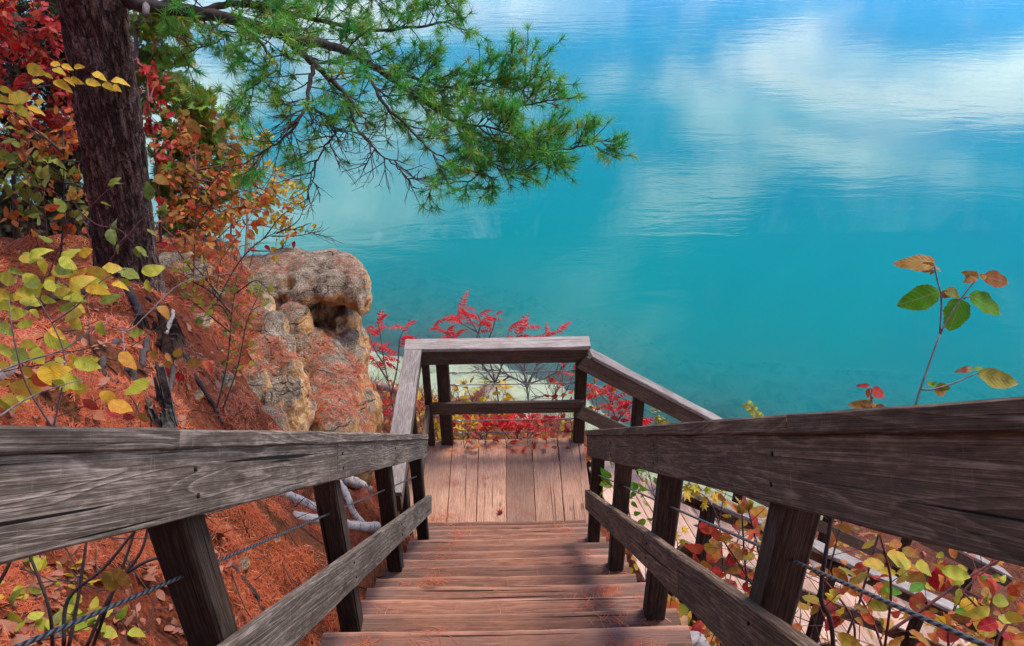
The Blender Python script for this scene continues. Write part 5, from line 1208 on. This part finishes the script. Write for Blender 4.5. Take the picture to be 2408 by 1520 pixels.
for _ in range(300):
    x = random.uniform(0, 980); y = random.choice((random.uniform(570, 1000), random.uniform(1150, 1530)))
    a = hit_ground(x, y, 1.0, 12)
    if a.y > 7.6 or a.x > -0.85 or a.z < 4 or abs(a.z - gz(a.x, a.y)) > .1: continue
    d = rv(); d.z = 0; d.normalize(); Lw = random.uniform(.06, .35)
    pts = [a + d * Lw * t + Vector((0, 0, .012)) + rv() * .012 for t in (0, .35, .7, 1)]
    pts = [Vector((u.x, u.y, max(u.z, gz(u.x, u.y) + .004))) for u in pts]
    tw.tube(pts, [random.uniform(.0015, .004), .003, .002, .0015], 4)
tag(tw.build('twig_litter', M['twig']), 'small broken twigs strewn among the needles on the slope', 'twigs', kind='stuff')
for (lb, qq, r_) in (('exposed dark root crossing the earth below the grey railing', [(480, 1290, 4), (540, 1330, 4), (600, 1400, 4), (620, 1450, 4)], .018),
                     ('exposed root curving down from the pine foot', [(300, 680, 5), (330, 740, 5), (345, 800, 5), (330, 860, 5)], .03),
                     ('knotted dark root looping left of the hollow stump', [(330, 790, 5), (280, 800, 5), (240, 840, 5), (250, 890, 5), (300, 905, 5)], .022),
                     ('dark root dropping past the hollow stump to the railing', [(390, 800, 5), (410, 860, 5), (395, 920, 5), (420, 975, 5)], .02),
                     ('thin dark root between trunk and hollow stump', [(345, 700, 5), (380, 735, 5), (430, 750, 5), (470, 800, 5)], .014),
                     ('thick broken root beside the lichen-spotted stump', [(300, 860, 5), (320, 910, 5), (345, 950, 5)], .035),
                     ('exposed root running left from the pine foot', [(240, 665, 5), (190, 690, 5), (130, 700, 5), (60, 730, 5)], .025)):
    log('tree_root', lb, qq, r_, r_ * .5, 'pine_twig', 'root', 8, rest=True, wob=.01)
M['leaf_litter'] = leafmat('dry_leaf_litter', [(0, (0.30, 0.10, 0.05)), (0.4, (0.45, 0.20, 0.12)), (0.7, (0.20, 0.06, 0.035)), (1, (0.40, 0.14, 0.10))], trans=0.1)
tag(mb.build('fallen_leaves', M['leaf_litter']), 'dry brown leaves scattered over the needle slope', 'leaves', kind='stuff')
for (x, y, s, lb) in ((-0.10, 5.98, .085, 'pinkish-red curled leaf lying on the landing near the steps'), (-0.32, 5.80, .075, 'small rusty leaf lying on the landing left of the pink one')):
    o = bpy.data.objects.new('fallen_leaf', leaf_mesh('fallen_leaf', M['leaf_red' if s > .08 else 'leaf_orange'], 'maple', curl=-.5)); COL.objects.link(o); o.location = (x, y, LZ + 0.012); o.scale = (s, s, s); o.rotation_euler = (0.15, 0.1, random.random() * 6); tag(o, lb, 'leaf')

# ------------------------------------------------------------------ shrubs below the landing
def frond_mesh(droop):
    mb = MB(); n = 7; pts = [Vector((0, i / n, 0.14 * math.sin(i / n * 3) - droop * (i / n) ** 2)) for i in range(n + 1)]
    mb.tube(pts, 0.012, 4)
    for i in range(1, n + 1):
        L = 0.30 * math.sin(math.pi * (0.22 + 0.66 * i / n))
        for sg in (1, -1):
            d = Vector((sg, 0.45 + random.uniform(-.15, .15), -0.55 + random.uniform(-.25, .15))).normalized(); leaf_mb(mb, pts[i], d, Vector((sg * .3, -0.3, 1)), L, 'narrow', 0.01 + random.random() * .98)
    me = bpy.data.meshes.new('frond'); me.from_pydata(mb.v, [], mb.f); me.materials.append(M['leaf_sumac'])
    a = me.attributes.new('rnd', 'FLOAT', 'POINT'); a.data.foreach_set('value', np.array(mb.r, np.float32)); return me
FR = [frond_mesh(d) for d in (0.1, 0.35, 0.6)]
def sumac(label, base_q, paths, nf, size, r0=0.012):
    base = P(*base_q); root = thing('sumac_shrub', label, 'shrub', base, 'scarlet sumacs on the bank')
    for q in paths:
        pts = pixpath(q, 5); k = len(pts); mb = MB(); mb.tube(pts, [lerp(r0, 0.004, i / (k - 1)) for i in range(k)], 6); mb.build('stem', M['twig_grey'], root)
        for i in range(nf):
            t = 1 - (i / nf) * 0.62; p = pts[min(k - 1, int(t * (k - 1)))]; a = random.uniform(0, 6.28)
            d = (XC * math.cos(a) * 1.0 + Vector((0, 0, 1)) * (0.55 + 0.5 * math.sin(a * 3)) - fw * math.sin(a) * 0.6).normalized()
            o = bpy.data.objects.new('frond', random.choice(FR)); COL.objects.link(o); o.parent = root; s = size * random.uniform(.75, 1.15)
            x, y, z = orient(d, Vector((0, 0, 1))); L = p - root.location
            o.matrix_basis = Matrix(((x.x*s, y.x*s, z.x*s, L.x), (x.y*s, y.y*s, z.y*s, L.y), (x.z*s, y.z*s, z.z*s, L.z), (0, 0, 0, 1)))
    return root
sumac('scarlet sumac standing above the far rail of the landing against the water', (1180, 1010, 11.2), [
    [(1180, 1010, 11.2), (1165, 900, 11), (1140, 820, 10.9), (1110, 760, 10.8), (1085, 725, 10.7)], [(1165, 900, 11), (1190, 830, 10.9), (1195, 780, 10.8)], [(1150, 850, 10.9), (1100, 810, 10.8), (1050, 790, 10.7)], [(1140, 820, 10.9), (1160, 770, 10.8), (1165, 745, 10.7)], [(1190, 840, 10.9), (1230, 810, 10.8), (1290, 795, 10.7)], [(1120, 780, 10.8), (1085, 760, 10.7), (1075, 745, 10.7)],
    [(1165, 900, 11), (1110, 830, 10.9), (1030, 800, 10.8)], [(1180, 860, 10.9), (1210, 800, 10.8), (1235, 770, 10.8)], [(1120, 800, 10.8), (1130, 760, 10.8), (1120, 735, 10.7)], [(1150, 830, 10.9), (1060, 790, 10.8), (1020, 770, 10.7)], [(1190, 840, 10.9), (1260, 800, 10.8), (1310, 785, 10.8)]], 6, .23)
sumac('scarlet sumac between the boulders and the landing railing', (930, 1010, 11.0), [
    [(930, 1010, 11), (920, 930, 10.8), (905, 860, 10.7), (895, 790, 10.6), (890, 760, 10.5)], [(920, 930, 10.8), (935, 860, 10.7), (940, 800, 10.6), (950, 775, 10.5)], [(905, 860, 10.7), (880, 820, 10.6), (865, 775, 10.5)], [(915, 900, 10.8), (890, 860, 10.7), (878, 845, 10.6)], [(900, 930, 10.8), (880, 950, 10.7), (895, 985, 10.6)]], 6, .24)
sumac('scarlet sumac right of the landing post, below the silvered cap', (1480, 1060, 10.6), [
    [(1480, 1060, 10.6), (1450, 990, 10.6), (1440, 950, 10.5), (1455, 915, 10.5)], [(1450, 990, 10.6), (1480, 960, 10.5), (1500, 945, 10.5)], [(1470, 1030, 10.6), (1490, 1000, 10.5), (1500, 990, 10.5)], [(1440, 960, 10.5), (1415, 930, 10.5), (1400, 915, 10.5)]], 7, .24)
sumac('scarlet sumac low behind the mid rail of the landing', (1220, 1060, 9.6), [
    [(1220, 1060, 9.6), (1180, 1010, 9.6), (1150, 990, 9.5)], [(1220, 1060, 9.6), (1260, 1010, 9.6), (1280, 985, 9.5)], [(1220, 1060, 9.6), (1215, 1010, 9.5), (1210, 985, 9.5)], [(1150, 1060, 9.6), (1120, 1010, 9.5), (1100, 990, 9.5)]], 8, .25)
def bank_shrub(label, q0, paths, r0, twm, lmat, every, size, kind='ovate', pairs=True, start=.3, joined=False, nm='bank_shrub', group='shrubs on the bank below the landing'):
    root = thing(nm, label, 'shrub', P(*q0), group); sp_ = stems(root, paths, r0, twm, n=5)
    for q in sp_:
        mats = lmat if isinstance(lmat, tuple) else (lmat,)
        twig_leaves(root, q, every, size, random.choice(mats), kind, start, 0.12, twm, pairs=pairs)
    return root
bank_shrub('yellow-leaved shrub behind the mid rail, left half of the landing', (1110, 1060, 10), [[(1110, 1060, 10), (1090, 980, 10), (1075, 920, 10)], [(1110, 1060, 10), (1130, 980, 10), (1140, 910, 10)], [(1110, 1060, 10), (1160, 990, 10), (1190, 915, 10)], [(1080, 1060, 9.8), (1060, 1000, 9.8), (1050, 960, 9.8)], [(1130, 980, 10), (1110, 940, 10), (1095, 905, 10)], [(1140, 1050, 9.5), (1150, 1010, 9.5), (1190, 985, 9.5)]], .006, 'twig', ('leaf_yellow', 'leaf_yg'), .075, .12)
bank_shrub('golden shrub at the lower left corner behind the landing posts', (1010, 1060, 9.6), [[(1040, 1080, 9.6), (1025, 1010, 9.6), (1020, 960, 9.6)], [(1040, 1080, 9.6), (1060, 1020, 9.6), (1075, 985, 9.6)], [(1020, 1080, 9.6), (990, 1000, 9.6), (985, 940, 9.6)], [(1060, 1080, 9.4), (1090, 1030, 9.4), (1110, 1000, 9.4)]], .006, 'twig', 'leaf_yellow', .06, .12)
bank_shrub('crimson shrub crowding the far edge of the landing', (1250, 1070, 9.2), [[(1150, 1090, 9.2), (1140, 1030, 9.2), (1130, 990, 9.2)], [(1250, 1090, 9.2), (1240, 1030, 9.2), (1250, 985, 9.2)], [(1320, 1090, 9.2), (1310, 1030, 9.2), (1320, 985, 9.2)], [(1200, 1090, 9.2), (1190, 1040, 9.2), (1180, 1000, 9.2)], [(1290, 1090, 9.2), (1285, 1040, 9.2), (1280, 990, 9.2)], [(1100, 1090, 9.2), (1090, 1040, 9.2), (1085, 1000, 9.2)], [(1340, 1090, 9.4), (1345, 1020, 9.4), (1340, 960, 9.4)]], .005, 'twig_red', ('leaf_red', 'leaf_red', 'leaf_orange', 'leaf_yg'), .055, .085)
bank_shrub('thin crimson shrub beside the right landing post', (1330, 1010, 10.4), [[(1330, 1010, 10.4), (1322, 920, 10.4), (1325, 865, 10.4)], [(1322, 940, 10.4), (1345, 890, 10.4), (1350, 870, 10.4)], [(1330, 1000, 10.4), (1310, 940, 10.4), (1300, 900, 10.4)]], .006, 'twig', 'leaf_red', .12, .085)
bank_shrub('crimson and orange shrub right of the landing under the silvered cap', (1420, 1060, 10.2), [[(1420, 1060, 10.2), (1405, 970, 10.2), (1398, 900, 10.2)], [(1420, 1060, 10.2), (1430, 980, 10.2), (1440, 920, 10.2)], [(1410, 990, 10.2), (1395, 950, 10.2), (1390, 930, 10.2)], [(1420, 1060, 10.2), (1450, 1000, 10.2), (1465, 960, 10.2)]], .006, 'twig_red', ('leaf_red', 'leaf_orange'), .09, .095)
bank_shrub('green and yellow leaves beside the post under the silvered cap', (1550, 1040, 9.4), [[(1560, 1040, 9.4), (1550, 1000, 9.4), (1545, 965, 9.4)], [(1560, 1040, 9.4), (1565, 1000, 9.4), (1570, 975, 9.4)]], .005, 'twig_grey', 'leaf_yg', .07, .12)
# bare grey shrub seen through the cables
root = thing('bare_shrub', 'leafless grey branching shrub seen through the landing cables', 'shrub', P(1245, 1000, 11))
s1 = stems(root, [[(1245, 1010, 11), (1242, 930, 11), (1238, 905, 11)], [(1238, 905, 11), (1200, 885, 11), (1170, 872, 11), (1120, 868, 11)], [(1238, 905, 11), (1280, 890, 11), (1320, 870, 11), (1340, 845, 11)], [(1238, 910, 11), (1230, 870, 11), (1210, 840, 11), (1205, 815, 11)], [(1240, 905, 11), (1260, 865, 11), (1275, 840, 11)], [(1290, 960, 10.8), (1310, 920, 10.8), (1325, 890, 10.8)], [(1200, 885, 11), (1170, 900, 11), (1140, 890, 11)], [(1320, 950, 10.8), (1290, 930, 10.8), (1250, 940, 10.8)]], .013, 'twig_grey', n=6)
mb = MB()
for q in s1:
    for i in range(3, len(q)):
        for _ in range(2):
            d = ((q[i] - q[i-1]).normalized() + rv() * 0.9 + Vector((0, 0, .2))).normalized(); Lw = random.uniform(.12, .38)
            mb.tube([q[i], q[i] + d * Lw * .5 + rv() * .02, q[i] + (d + rv() * .3).normalized() * Lw], [0.005, 0.004, 0.002], 4, cap=False)
mb.build('twigs', M['twig_grey'], root)['kind'] = 'stuff'
# dry undergrowth on the bank
mb = MB()
for _ in range(6500):
    x = random.uniform(-4.2, 3.2); y = random.uniform(7.6, 15.6); z = gz(x, y) if _ % 1 == 0 else 0
    if z < 0.05: continue
    d = Vector((random.gauss(0, .35), random.gauss(0, .35), 1)).normalized(); Lw = random.uniform(.15, .5); p = Vector((x, y, z - .03))
    mb.tube([p, p + d * Lw * .6, p + (d + rv() * .4).normalized() * Lw], [0.006, 0.005, 0.003], 3, r=random.random(), cap=False)
M['dry'] = leafmat('dry_reddish_grass', [(0, (0.22, 0.08, 0.05)), (0.5, (0.34, 0.17, 0.10)), (0.8, (0.20, 0.03, 0.03)), (1, (0.42, 0.26, 0.15))], trans=.1, spots=0)
tag(mb.build('dry_undergrowth', M['dry']), 'dry reddish undergrowth covering the bank down to the shore', 'undergrowth', kind='stuff')
mb = MB()
for _ in range(1700):
    x = random.uniform(-3.2, 2.6); y = random.uniform(7.5, 12.0); z = gz(x, y)
    if z < 0.1: continue
    leaf_mb(mb, (x, y, z + random.uniform(.05, .45)), rv(), Vector((0, 0, 1)) + rv() * .6 - fw * .3, random.uniform(.06, .11), 'ovate')
o = mb.build('low_foliage', M['leaf_orange']); tag(o, 'low red and orange foliage on the bank below the landing', 'foliage', kind='stuff')
log('driftwood_log', 'bleached driftwood log at the water edge left of the landing', [(880, 905, 17.5), (915, 915, 17.3), (960, 930, 17.0)], .10, .07, 'twig_grey', 'log', 9)
log('driftwood_log', 'fallen grey pole on the bank between boulders and railing', [(870, 1000, 11.6), (905, 975, 11.7), (940, 950, 11.8)], .03, .02, 'twig_grey', 'log', 7)

# ------------------------------------------------------------------ shrubs between the brown railing and the second flight
def down_to_ground(p): return Vector((p.x, p.y, gz(p.x, p.y)))
b0 = P(1960, 1560, 3.3)
h = shrub('viburnum_shrub', 'many-stemmed shrub of yellow, green and red leaves at the lower right corner', down_to_ground(b0))
s1 = stems(h, [[(1965, 1640, 3.3), (1955, 1470, 3.0), (1930, 1400, 2.9), (1950, 1250, 2.85), (1958, 1160, 2.8)]], 0.009, 'twig', n=5, taper=.8)
s1 += stems(h, [[(2060, 1640, 3.2), (2085, 1490, 3.0), (2095, 1370, 2.95), (2070, 1260, 2.9)], [(2085, 1490, 3.0), (2180, 1425, 3.0), (2290, 1350, 3.0), (2380, 1300, 3.0)], [(1990, 1640, 3.4), (2010, 1480, 3.4), (1960, 1390, 3.4), (1900, 1330, 3.4)], [(2110, 1640, 3.3), (2060, 1480, 3.3), (2020, 1400, 3.3)], [(2250, 1640, 3.4), (2230, 1500, 3.4), (2260, 1400, 3.4), (2330, 1330, 3.4)], [(2400, 1640, 3.4), (2370, 1520, 3.4), (2300, 1430, 3.4), (2250, 1380, 3.4)], [(2320, 1640, 3.2), (2340, 1520, 3.2), (2390, 1440, 3.2)]], 0.006, 'twig_red', n=5, taper=.7)
batch(h, [(900,570,1235,590),(870,672,618,682),(890,640,725,590,'leaf_bronze'),(510,740,705,825,'leaf_bronze'),(1250,740,1005,760),(1190,680,1465,745),(1460,720,1795,800),(1280,870,1135,965,'leaf_showy'),(1230,830,1395,900),(870,915,1045,960,'leaf_showy'),(1640,915,1640,1125),(1600,1150,1765,1175,'leaf_showy'),(1780,1220,1520,1280,'leaf_bronze'),
 (1960,1120,1750,1170),(1870,970,2085,985,'leaf_bronze'),(1990,1060,2245,1070,'leaf_yg'),(2120,1180,2330,1230),(2040,1270,1805,1330,'leaf_red','round'),(2000,1480,1845,1500,'leaf_red'),(2230,850,2350,1000,'leaf_red'),(1430,770,1535,935,'leaf_orange'),(1050,450,910,480,'leaf_orange'),(300,930,425,1070,'leaf_yg'),(230,1060,385,1130,'leaf_red'),
 (300,1180,410,1200,'leaf_orange'),(400,940,555,1000,'leaf_orange'),(560,1080,745,1150,'leaf_bronze'),(560,1230,710,1310,'leaf_bronze'),(1990,790,2100,810,'leaf_showy'),(1620,690,1745,730,'leaf_yg'),(1880,830,1960,780,'leaf_showy'),(2090,860,2150,780),(340,700,515,900,'leaf_orange'),(2110,1450,2240,1560,'leaf_orange'),(2000,1180,2130,1180,'leaf_bronze'),(2050,1210,2240,1260,'leaf_yg'),
 (1700,830,1600,880,'leaf_yg'),(2260,1040,2330,1080,'leaf_red'),(1480,540,1400,600,'leaf_yg'),(1100,480,1200,520,'leaf_red'),(850,980,920,1040,'leaf_yg'),(820,1220,890,1300,'leaf_showy'),(1340,1120,1440,1180,'leaf_bronze'),(1200,1100,1290,1080,'leaf_bronze')], 1882, 1176.5, 0.2268, 3.0, 'leaf_yg', 'ovate', dj=0.2)
for q in s1: twig_leaves(h, q, .11, .075, random.choice(('leaf_mixed', 'leaf_orange', 'leaf_orange')), 'ovate', .25, .12, 'twig_red')
for _ in range(50):
    x, y = random.uniform(1900, 2420), random.uniform(1330, 1540)
    if y < 1176 + (x - 1882) * 0.33 + 60: continue
    leaf_obj(h, P(x, y, random.uniform(3.1, 4.3)), rv() + Vector((0, 0, -.3)), Vector((0, 0, .6)) - fw * .6 + rv() * .6, random.uniform(.07, .13), random.choice(('leaf_mixed', 'leaf_orange', 'leaf_red', 'leaf_yellow')), 'ovate')
b0 = P(1760, 1560, 4.2)
h = shrub('viburnum_shrub', 'orange and red-leaved shrub between the two nearest dark posts of the brown railing', down_to_ground(b0))
s1 = stems(h, [[(1830, 1600, 4.1), (1800, 1470, 4.0), (1770, 1380, 3.9), (1700, 1270, 3.8)], [(1800, 1600, 4.0), (1800, 1450, 3.9), (1790, 1330, 3.85), (1760, 1200, 3.8)], [(1790, 1600, 4.1), (1760, 1400, 4.0), (1750, 1300, 3.95), (1745, 1210, 3.9)], [(1740, 1600, 4.1), (1720, 1480, 4.1), (1690, 1400, 4.0), (1640, 1340, 4.0)], [(1700, 1600, 4.2), (1690, 1480, 4.2), (1650, 1430, 4.2)]], .006, 'twig', n=5, taper=.6)
zz = lambda L: [(a * .2708, b * .2708, c * .2708, d * .2708) + tuple(e) for a, b, c, d, *e in L]
batch(h, zz([(1680,650,1515,640,'leaf_orange'),(1520,660,1630,765,'leaf_red'),(1650,740,1770,880,'leaf_mixed'),(1385,750,1545,770,'leaf_bronze'),(1080,740,1190,840,'leaf_red'),(1245,860,1385,880,'leaf_orange'),(1115,930,1255,990,'leaf_mixed'),(1160,900,1330,920,'leaf_bronze'),(1320,940,1490,1060,'leaf_orange'),(1180,1010,1290,1040,'leaf_orange'),
 (1085,1080,1190,1120,'leaf_orange'),(1180,1140,1310,1190,'leaf_red'),(1160,1210,1340,1260,'leaf_orange'),(1490,1190,1620,1250,'leaf_mixed'),(1590,870,1730,920,'leaf_showy'),(1630,940,1750,990,'leaf_orange'),(1590,1030,1730,1060,'leaf_orange'),(1570,960,1720,1000,'leaf_yg'),(1240,490,1330,560,'leaf_orange'),(1490,1310,1600,1330,'leaf_bronze'),
 (1540,1380,1590,1510,'leaf_showy'),(1330,1380,1470,1400,'leaf_orange'),(1400,600,1560,600,'leaf_mixed'),(1720,620,1810,680,'leaf_red'),(1360,760,1430,800,'leaf_red'),(1530,810,1640,860,'leaf_orange'),(1370,910,1450,950,'leaf_orange'),(1680,1080,1700,1170,'leaf_showy'),(1450,960,1500,1030,'leaf_orange'),(1560,1290,1640,1310,'leaf_showy'),(1380,1340,1440,1370,'leaf_showy')]), 1352.9, 1029.4, 1.0, 3.85, 'leaf_orange', 'ovate')
for q in s1: twig_leaves(h, q, .09, .085, random.choice(('leaf_orange', 'leaf_mixed', 'leaf_red')), 'ovate', .2, .12, 'twig')
for _ in range(40):
    x, y = random.uniform(1610, 1840), random.uniform(1380, 1540)
    leaf_obj(h, P(x, y, random.uniform(4.0, 4.8)), rv() + Vector((0, 0, -.3)), Vector((0, 0, .6)) - fw * .6 + rv() * .6, random.uniform(.06, .10), random.choice(('leaf_orange', 'leaf_mixed', 'leaf_orange')), 'ovate')
b0 = P(1690, 1300, 5.6)
h = shrub('maple_sapling', 'maple sapling with bright yellow pointed leaves behind the brown railing', down_to_ground(b0), cat='sapling')
stems(h, [[(1700, 1330, 5.6), (1690, 1230, 5.5), (1660, 1170, 5.5), (1620, 1150, 5.5)], [(1690, 1230, 5.5), (1700, 1180, 5.5), (1710, 1150, 5.5)], [(1600, 1350, 5.6), (1590, 1260, 5.6), (1570, 1200, 5.6)]], .005, 'twig', n=5)
for q in [(1640,1135,1630,1175),(1660,1140,1670,1170),(1680,1150,1690,1195),(1610,1150,1625,1185),(1665,1165,1650,1190),(1700,1170,1715,1200),(1625,1140,1600,1160),(1690,1140,1710,1160),(1650,1180,1665,1205),(1650,1145,1620,1150),(1580,1250,1600,1275),(1600,1240,1625,1255),(1560,1240,1550,1265),(1570,1220,1595,1215),(1610,1265,1600,1290),(1560,1190,1580,1200)]:
    leafq(h, *q, 5.5 + random.uniform(-.1, .1), random.choice(('leaf_yellow', 'leaf_yellow', 'leaf_yg')), 'maple', .35)
b0 = P(1480, 1200, 6.3)
h = shrub('honeysuckle_shrub', 'small green-leaved shrub between the far posts of the brown railing', down_to_ground(b0))
s1 = stems(h, [[(1490, 1260, 6.3), (1475, 1180, 6.2), (1465, 1110, 6.1), (1440, 1085, 6.1)], [(1550, 1300, 6.2), (1545, 1200, 6.1), (1530, 1130, 6.0), (1520, 1090, 6.0)], [(1475, 1180, 6.2), (1455, 1150, 6.1), (1435, 1140, 6.1)], [(1545, 1220, 6.1), (1520, 1180, 6.1), (1500, 1150, 6.1)]], .005, 'twig', n=5)
for q in s1: twig_leaves(h, q, .10, .085, random.choice(('leaf_yg', 'leaf_showy', 'leaf_olive')), 'ovate', .2, .09, 'twig')
# tall shrub whose top shows above the brown rail
b0 = P(2140, 1000, 2.6); gb = down_to_ground(b0 + Vector((0.05, 0.1, 0)))
h = shrub('viburnum_shrub', 'tall slender shrub with green and bronze leaves above the brown rail against the lake', gb)
f8 = lambda x, y, d=2.6: (1941 + .3097 * x, 529.4 + .3097 * y, d)
top_ = P(*f8(680, 1380)); mb = MB(); mb.tube([gb, gb.lerp(top_, .5) + Vector((.03, 0, 0)), top_], [.006, .005, .0042], 6); mb.build('stem', M['twig_grey'], h)
stems(h, [[f8(680, 1380), f8(720, 1250), f8(800, 1020), f8(870, 830)]], .0042, 'twig_grey', n=4, taper=.8)
stems(h, [[f8(870, 830), f8(880, 560), f8(850, 420), f8(825, 300)], [f8(870, 830), f8(960, 660), f8(1060, 520), f8(1160, 395)], [f8(725, 1250), f8(830, 1245), f8(1000, 1190), f8(1150, 1125)], [f8(1050, 560), f8(1070, 548), f8(1095, 545)]], .0032, 'twig_grey', n=4, taper=.7)
batch(h, [(832,292,592,180,'leaf_bronze'),(825,312,712,300,'leaf_bronze'),(828,345,800,382,'leaf_bronze'),(832,315,902,342,'leaf_bronze'),(862,505,545,620),(875,510,965,555,'leaf_bronze'),(900,505,1062,540,'leaf_olive'),(1025,562,955,838,'leaf_showy','round'),(1090,535,1385,670),(1160,392,1028,358,'leaf_bronze'),(1165,385,1248,380,'leaf_bronze'),
 (1195,395,1415,432,'leaf_bronze'),(1120,1095,992,1062,'leaf_bronze'),(1130,1100,1205,1050),(1155,1122,1455,1202,'leaf_olive'),(830,1222,748,1215),(820,1248,968,1250,'leaf_bronze'),(842,1212,945,1235),(810,1215,850,1185),(1150,400,1070,430,'leaf_orange')], 1941, 529.4, .3097, 2.6, 'leaf_showy', 'ovate', dj=.02)
b0 = P(2055, 980, 2.9); gb = down_to_ground(b0)
h = shrub('viburnum_shrub', 'sprig with red and pink leaves just topping the brown rail', gb)
top_ = P(*f8(355, 1360, 2.9)); mb = MB(); mb.tube([gb, gb.lerp(top_, .5) + Vector((.02, .02, 0)), top_, P(*f8(340, 1250, 2.9))], [.005, .004, .003, .002], 6); mb.build('stem', M['twig_grey'], h)
batch(h, [(335,1222,240,1192,'leaf_red'),(345,1240,310,1320,'leaf_red'),(355,1245,445,1300,'leaf_red','round'),(345,1370,160,1365,'leaf_bronze'),(360,1360,265,1345,'leaf_bronze'),(330,1395,425,1385,'leaf_mixed','round'),(380,1375,480,1400,'leaf_bronze'),(340,1300,380,1330,'leaf_red')], 1941, 529.4, .3097, 2.9, 'leaf_red', dj=.02)
b0 = P(1785, 1000, 4.0); gb = down_to_ground(b0)
h = shrub('locust_sprig', 'small bright green feathery sprig poking above the brown rail', gb, cat='plant')
pts = [gb, gb.lerp(P(1790, 990, 4.0), .6), P(1788, 985, 4.0), P(1775, 965, 4.0), P(1757, 950, 4.0)]
mb = MB(); mb.tube(pts, [.004, .003, .002, .0015, .001], 5); mb.build('stem', M['twig_grey'], h)
for t in np.linspace(0, 1, 9):
    p = P(lerp(1788, 1757, t), lerp(985, 950, t), 4.0)
    for a in (20, 200): leaf_obj(h, p, screen_dir(a + random.uniform(-15, 15), .2), -fw + rv() * .3, .028, 'leaf_yg', 'ovate')
# filler foliage on the ground right of the steps
mb = MB()
for _ in range(1300):
    x = random.uniform(1.0, 3.4); y = random.uniform(1.6, 5.0)
    leaf_mb(mb, (x, y, gz(x, y) + abs(random.gauss(0, .22))), rv(), Vector((0, 0, 1)) + rv() * .6 - fw * .3, random.uniform(.05, .11), random.choice(('ovate', 'round')))
o = mb.build('low_foliage', M['leaf_mixed']); tag(o, 'orange and green undergrowth between the brown railing and the lower flight', 'foliage', kind='stuff')
mb = MB()
for _ in range(260):
    x = random.uniform(1.1, 3.6); y = random.uniform(1.8, 4.8); p = Vector((x, y, gz(x, y))); d = Vector((random.gauss(0, .3), random.gauss(0, .3), 1)).normalized(); Lw = random.uniform(.3, .9)
    mb.tube([p, p + d * Lw * .5 + rv() * .03, p + (d + rv() * .3).normalized() * Lw], [.004, .003, .002], 4, cap=False)
tag(mb.build('undergrowth_twigs', M['twig']), 'tangle of thin bare twigs between the brown railing and the lower flight', 'twigs', kind='stuff')
mb = MB()
for _ in range(1500):
    x = random.uniform(4.2, 11); y = random.uniform(3.5, 12.5); z = gz(x, y)
    if z < 0.1: continue
    leaf_mb(mb, (x, y, z + abs(random.gauss(0, .3))), rv(), Vector((0, 0, 1)) + rv() * .6 - fw * .3, random.uniform(.08, .16), 'ovate')
tag(mb.build('low_foliage', M['leaf_mixed']), 'green and orange thicket on the bank at the far end of the lower flight', 'foliage', kind='stuff')
print('objects', len(bpy.data.objects))
